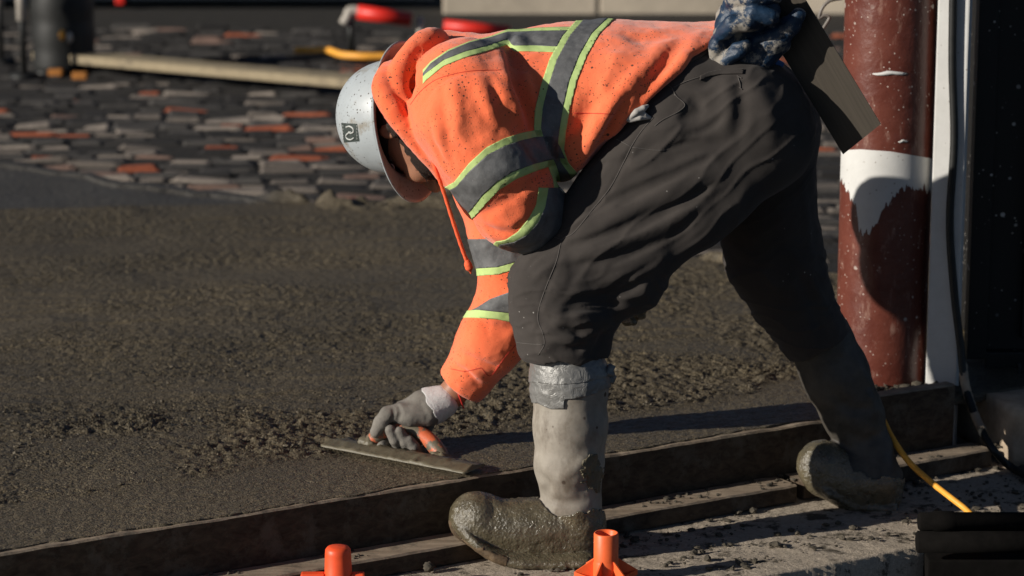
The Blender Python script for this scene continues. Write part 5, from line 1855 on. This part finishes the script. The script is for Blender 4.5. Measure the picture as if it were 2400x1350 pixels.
def build_trowel():
    z = SLAB_Z + 0.004
    # blade: traced corners on the slab
    A, B = G(752, 1048, z), G(1088, 1112, z)
    ax = (B - A) / np.linalg.norm(B - A)
    wd = np.array([-ax[1], ax[0], 0]); wd = wd if wd[1] > 0 else -wd
    L = np.linalg.norm(B - A)
    root = empty('hand_trowel', (A + B) / 2 + wd * 0.05)
    tag(root, 'mud-covered flat finishing trowel with orange handle pressed on the wet concrete', 'trowel')
    bm = bmesh.new()
    n = 60
    def w_at(t):
        return 0.080 * (1 - 0.25 * max(0, (0.08 - t) / 0.08) ** 2)
    rows = []
    for i in range(n + 1):
        t = i / n
        row = []
        for j, q in enumerate((0, 0.12, 0.4, 0.6, 0.88, 1.0)):
            p = A + ax * (L * t) + wd * (w_at(t) * q)
            h = 0.004 + 0.0050 * abs(fbm(np.array([p]), 45, 4, 0.65, 81)[0]) + (0.006 if 0.2 < q < 0.8 else 0)
            row.append(bm.verts.new((p[0], p[1], z + h)))
        rows.append(row)
    for i in range(n):
        for j in range(5):
            bm.faces.new((rows[i][j], rows[i + 1][j], rows[i + 1][j + 1], rows[i][j + 1]))
    low = [[bm.verts.new((v.co.x, v.co.y, z + 0.001)) for v in (r[0], r[-1])] for r in rows]
    for i in range(n):
        bm.faces.new((rows[i][0], low[i][0], low[i + 1][0], rows[i + 1][0]))
        bm.faces.new((rows[i][-1], rows[i + 1][-1], low[i + 1][1], low[i][1]))
    bm.faces.new([rows[0][j] for j in range(6)] + [low[0][1], low[0][0]])
    bm.faces.new([rows[n][j] for j in reversed(range(6))] + [low[n][0], low[n][1]])
    bm_obj('blade', bm, 'trowel', root, True)
    hp = catmull(pts3([(868, 1056, 0.262), (872, 1036, 0.264), (892, 1016, 0.266), (925, 1003, 0.268), (968, 1008, 0.262), (1006, 1032, 0.245), (1030, 1062, 0.225), (1040, 1088, 0.205)]), 6)
    tube('handle', hp, np.interp(np.linspace(0, 1, len(hp)), [0, .2, .45, .7, .9, 1], [.020, .018, .0175, .0185, .018, .020]), 'handle', root, 16)
    # mud gobs where the posts meet the blade
    for (a, b, y, r) in ((866, 1046, 0.262, 0.026), (1036, 1080, 0.205, 0.024)):
        bm = bmesh.new()
        bmesh.ops.create_icosphere(bm, subdivisions=4, radius=r)
        p = W(a, b, y)
        for v in bm.verts:
            c = np.array(v.co)
            k = 1 + 0.22 * fbm(np.array([c]), 60, 3, 0.6, 83)[0]
            v.co = Vector((c[0] * k * 1.1 + p[0], c[1] * k + p[1], c[2] * k * 0.95 + p[2]))
        bm_obj('mud_gob', bm, 'trowel', root, True)

# ---------------------------------------------------------------- hard hat
def build_hat():
    c = W(946, 274, 0.190)
    U = np.array([-0.85, 0.48, -0.10]); U /= np.linalg.norm(U)
    FR = np.array([0.115, 0.0, -0.99]); FR -= U * (FR @ U); FR /= np.linalg.norm(FR)
    SD = np.cross(FR, U)
    if SD[1] > 0: SD = -SD
    root = empty('hard_hat', c)
    tag(root, 'scuffed white hard hat speckled with mud, worn by the worker', 'hard hat')
    A, B, H = 0.129, 0.116, 0.152
    seg, rows = 96, 26
    def rim_r(t):
        cf, sf = math.cos(t), math.sin(t)
        return (A * cf, B * sf)
    def dome(t, q):
        """q 0 at the rim, 1 at the apex"""
        f, s_ = rim_r(t)
        k = math.cos(q * math.pi / 2) ** 0.80
        h = H * math.sin(q * math.pi / 2) ** 0.92
        ridge = 0.004 * math.exp(-(math.sin(t) * (1 - q) * 5) ** 2) * q
        return c + FR * (f * k) + SD * (s_ * k) + U * (h + ridge)
    def grid(fn, n, rws):
        V, F = [], []
        for j in range(rws + 1):
            for k in range(n):
                V.append(fn(2 * math.pi * k / n, j / rws))
        for j in range(rws):
            for k in range(n):
                k2 = (k + 1) % n
                F.append((j * n + k, j * n + k2, (j + 1) * n + k2, (j + 1) * n + k))
        return V, F
    V, F = grid(dome, seg, rows)
    o = link('shell', mesh_py('shell', V, F), 'helmet', root)
    bv = BVHTree.FromPolygons([tuple(v) for v in V], F)
    md = o.modifiers.new('thickness', 'SOLIDIFY'); md.thickness = 0.003; md.offset = -1
    def brim(t, q):
        f, s_ = rim_r(t)
        cf, sf = math.cos(t), math.sin(t)
        wdt = 0.015 + 0.046 * max(0, cf) ** 2.2 + 0.022 * max(0, -cf) ** 2
        n = np.array([cf / A, sf / B]); n /= np.linalg.norm(n)
        drop = -0.004 - 0.30 * wdt * q * (0.6 + 0.4 * max(0, cf)) + 0.10 * max(0, cf) ** 2 * q * wdt
        lip = 0.002 * (q > 0.95)
        return c + FR * (f + n[0] * wdt * q) + SD * (s_ + n[1] * wdt * q) + U * (drop + lip + 0.004 * (1 - q))
    V, F = grid(brim, seg, 8)
    o = link('brim', mesh_py('brim', V, F), 'helmet', root)
    md = o.modifiers.new('thickness', 'SOLIDIFY'); md.thickness = 0.003; md.offset = 1
    # suspension: head band, crown straps, hooks
    def bandf(t, q):
        return c + FR * (0.112 * math.cos(t)) + SD * (0.092 * math.sin(t)) + U * (-0.012 + 0.030 * q)
    V, F = grid(bandf, 64, 3)
    o = link('head_band', mesh_py('head_band', V, F), 'strap_black', root)
    md = o.modifiers.new('thickness', 'SOLIDIFY'); md.thickness = 0.002
    for k in range(4):
        t = math.pi / 4 + k * math.pi / 2
        pts = [c + FR * (0.112 * math.cos(t) * m) + SD * (0.092 * math.sin(t) * m) + U * h for m, h in ((1, 0.0), (1.02, 0.03), (0.85, 0.07), (0.5, 0.092), (0, 0.10))]
        tube('crown_strap', catmull(pts, 4), 0.006, 'strap_black', root, 6)
    for t in (0.62, 2.15):
        p = c + FR * (A * 0.955 * math.cos(t)) + SD * (B * 0.955 * math.sin(t)) + U * 0.006
        ring = np.array([p + U * 0.006 * math.cos(q) + FR * 0.008 * math.sin(q) for q in np.linspace(0.6, 5.4, 16)])
        tube('hook', ring, 0.0016, 'pocket_cloth', root, 6)
    # sticker on the near side with a white emblem
    st = []
    def dome_pt(px, py):
        d = ray(px, py)
        return bv.ray_cast(Vector(CAM), Vector(d).normalized())
    def patch(corners, nu, nv, lift):
        V, F = [], []
        for i in range(nu + 1):
            for j in range(nv + 1):
                a = np.array(corners[0]) * (1 - i / nu) + np.array(corners[1]) * (i / nu)
                b = np.array(corners[3]) * (1 - i / nu) + np.array(corners[2]) * (i / nu)
                q = a * (1 - j / nv) + b * (j / nv)
                h = dome_pt(*q)
                nrm = h[1] if h[1].dot(Vector(CAM) - h[0]) > 0 else -h[1]
                V.append(np.array(h[0]) + np.array(nrm) * lift)
        for i in range(nu):
            for j in range(nv):
                k = i * (nv + 1) + j
                F.append((k, k + 1, k + nv + 2, k + nv + 1))
        return V, F
    V, F = patch([(800, 288), (837, 290), (843, 331), (807, 334)], 8, 8, 0.0006)
    stk = link('sticker', mesh_py('sticker', V, F), 'sticker_green', root)
    def onhat(pix):
        out = []
        for q in catmull([np.array(p, float) for p in pix], 5):
            h = dome_pt(*q)
            nrm = h[1] if h[1].dot(Vector(CAM) - h[0]) > 0 else -h[1]
            out.append(np.array(h[0]) + np.array(nrm) * 0.0008)
        return np.array(out)
    # the S-shaped mark, lying on its side
    e1 = onhat([(812, 298), (820, 296), (828, 301), (829, 309), (823, 312), (818, 309)])
    e2 = onhat([(823, 309), (817, 312), (812, 318), (815, 325), (823, 327), (830, 323)])
    tubes('emblem', [(e1, np.full(len(e1), 0.0020)), (e2, np.full(len(e2), 0.0020))], 'sticker_white', stk, 6)
    bits = []
    for x in (804.5, 837.0):
        for k in range(5):
            y = 294 + k * 7.2
            e = onhat([(x - 0.8, y), (x + 0.8, y + 1.5), (x - 0.3, y + 3.6)])
            bits.append((e, np.full(len(e), 0.0006)))
    tag(tubes('small_print', bits, 'sticker_white', stk, 5), None, None, None, 'stuff')

# ---------------------------------------------------------------- things in the back pocket
def build_pocket_things():
    # blue glove, fingers up
    s = Sdf((0.38, -0.06, 0.92), (0.74, 0.26, 1.30), 0.0034)
    Y = 0.075
    s.ovals(pts3([(1712, 190, Y + 0.02), (1725, 120, Y + 0.025), (1750, 60, Y + 0.025), (1765, 10, Y + 0.02)]), [(0.028, 0.040), (0.030, 0.055), (0.030, 0.060), (0.030, 0.062)], (0.25, 1, 0), 0.02)
    s.chain(pts3([(1668, 160, Y), (1682, 110, Y - 0.01), (1705, 60, Y), (1730, 5, Y), (1745, -30, Y)]), [0.006, 0.018, 0.024, 0.028, 0.03], 0.012)
    s.chain(pts3([(1672, 158, Y), (1700, 140, Y - 0.015), (1728, 118, Y - 0.03), (1745, 105, Y - 0.035)]), [0.008, 0.018, 0.019, 0.016], 0.003)   # folded finger
    s.chain(pts3([(1690, 80, Y - 0.02), (1720, 55, Y - 0.05), (1752, 52, Y - 0.055), (1766, 58, Y - 0.05)]), [0.018, 0.020, 0.020, 0.017], 0.003)
    s.chain(pts3([(1735, 30, Y - 0.03), (1770, 30, Y - 0.055), (1806, 40, Y - 0.06)]), [0.020, 0.021, 0.018], 0.003)
    s.chain(pts3([(1722, 0, Y - 0.02), (1765, -6, Y - 0.05), (1815, -12, Y - 0.05)]), [0.022, 0.022, 0.019], 0.003)
    s.chain(pts3([(1768, 110, Y + 0.0), (1818, 92, Y - 0.01), (1850, 62, Y - 0.02), (1872, 36, Y - 0.025)]), [0.030, 0.027, 0.021, 0.016], 0.012)  # thumb
    s.chain(pts3([(1745, 140, Y + 0.01), (1790, 130, Y + 0.005), (1830, 105, Y)]), [0.028, 0.028, 0.020], 0.012)
    F = s.fold
    F([(1692, 108), (1715, 92), (1742, 88)], -0.016, 0.010)
    F([(1690, 135), (1710, 120), (1740, 118)], -0.006, 0.007)
    F([(1770, 75), (1778, 105), (1770, 135)], -0.010, 0.008)
    F([(1735, 20), (1725, 40), (1705, 50)], -0.008, 0.007)
    V, Q, N = s.mesh(1, lambda v: 0.0010 * fbm(v, 60, 3, 0.6, 91))
    g = link('rubber_glove', mesh_np('rubber_glove', V, Q), 'blue')
    tag(g, 'mortar-crusted blue rubber glove stuffed in the worker\'s back pocket', 'glove')
    p = pts3([(1795, 132, 0.12), (1815, 142, 0.12), (1838, 157, 0.12)])
    bm = box_bm(p[1], (0.045, 0.008, 0.014), 0, Matrix.Rotation(math.radians(30), 3, 'Y'))
    bm_obj('cuff_strap', bm, 'blue_plain', g, False, 0.003)
    # steel float blade
    c0, c1, c2 = W(1846, -70, 0.080), W(2064, 291, 0.060), W(1976, 362, 0.105)
    c3 = c0 + (c2 - c1)
    n = np.cross(c1 - c0, c2 - c1); n /= np.linalg.norm(n)
    if n[1] < 0: n = -n
    root = empty('steel_trowel', c2)
    tag(root, 'long bare steel trowel blade hanging from the worker\'s back pocket', 'trowel')
    bm = bmesh.new()
    f = [bm.verts.new(p) for p in (c0, c1, c2, c3)]
    b = [bm.verts.new(p + n * 0.0022) for p in (c0, c1, c2, c3)]
    bm.faces.new(f); bm.faces.new(b[::-1])
    for i in range(4):
        bm.faces.new((f[i], b[i], b[(i + 1) % 4], f[(i + 1) % 4]))
    bm_obj('blade', bm, 'steel', root, False)
    # handle on the far side
    m0 = (c0 + c3) / 2; m1 = (c1 + c2) / 2
    q = [m0 + (m1 - m0) * 0.30 + n * 0.003, m0 + (m1 - m0) * 0.30 + n * 0.04, m0 + (m1 - m0) * 0.36 + n * 0.06, m0 + (m1 - m0) * 0.62 + n * 0.06, m0 + (m1 - m0) * 0.68 + n * 0.04, m0 + (m1 - m0) * 0.68 + n * 0.003]
    tube('handle', catmull(q, 5), 0.013, 'dark_timber', root, 12)
    # twisted wire tie at the column
    wl = [W(1975, -4, 1.0), W(1945, 2, 1.0), W(1928, 18, 1.0), W(1920, 42, 1.0), W(1932, 36, 1.0), W(1944, 40, 1.0), W(1936, 56, 1.0), W(1926, 68, 1.0), W(1916, 52, 1.0), W(1910, 46, 1.0)]
    tag(tube('wire_tie', catmull(wl, 6), 0.0042, 'grey_steel'), 'bent grey wire tie sticking out from the red column', 'wire')

person = build_body()
build_sweatshirt(person)
build_trousers(person)
build_boot(person, True)
build_boot(person, False)
build_gloves(person)
build_trowel()
build_hat()
build_pocket_things()
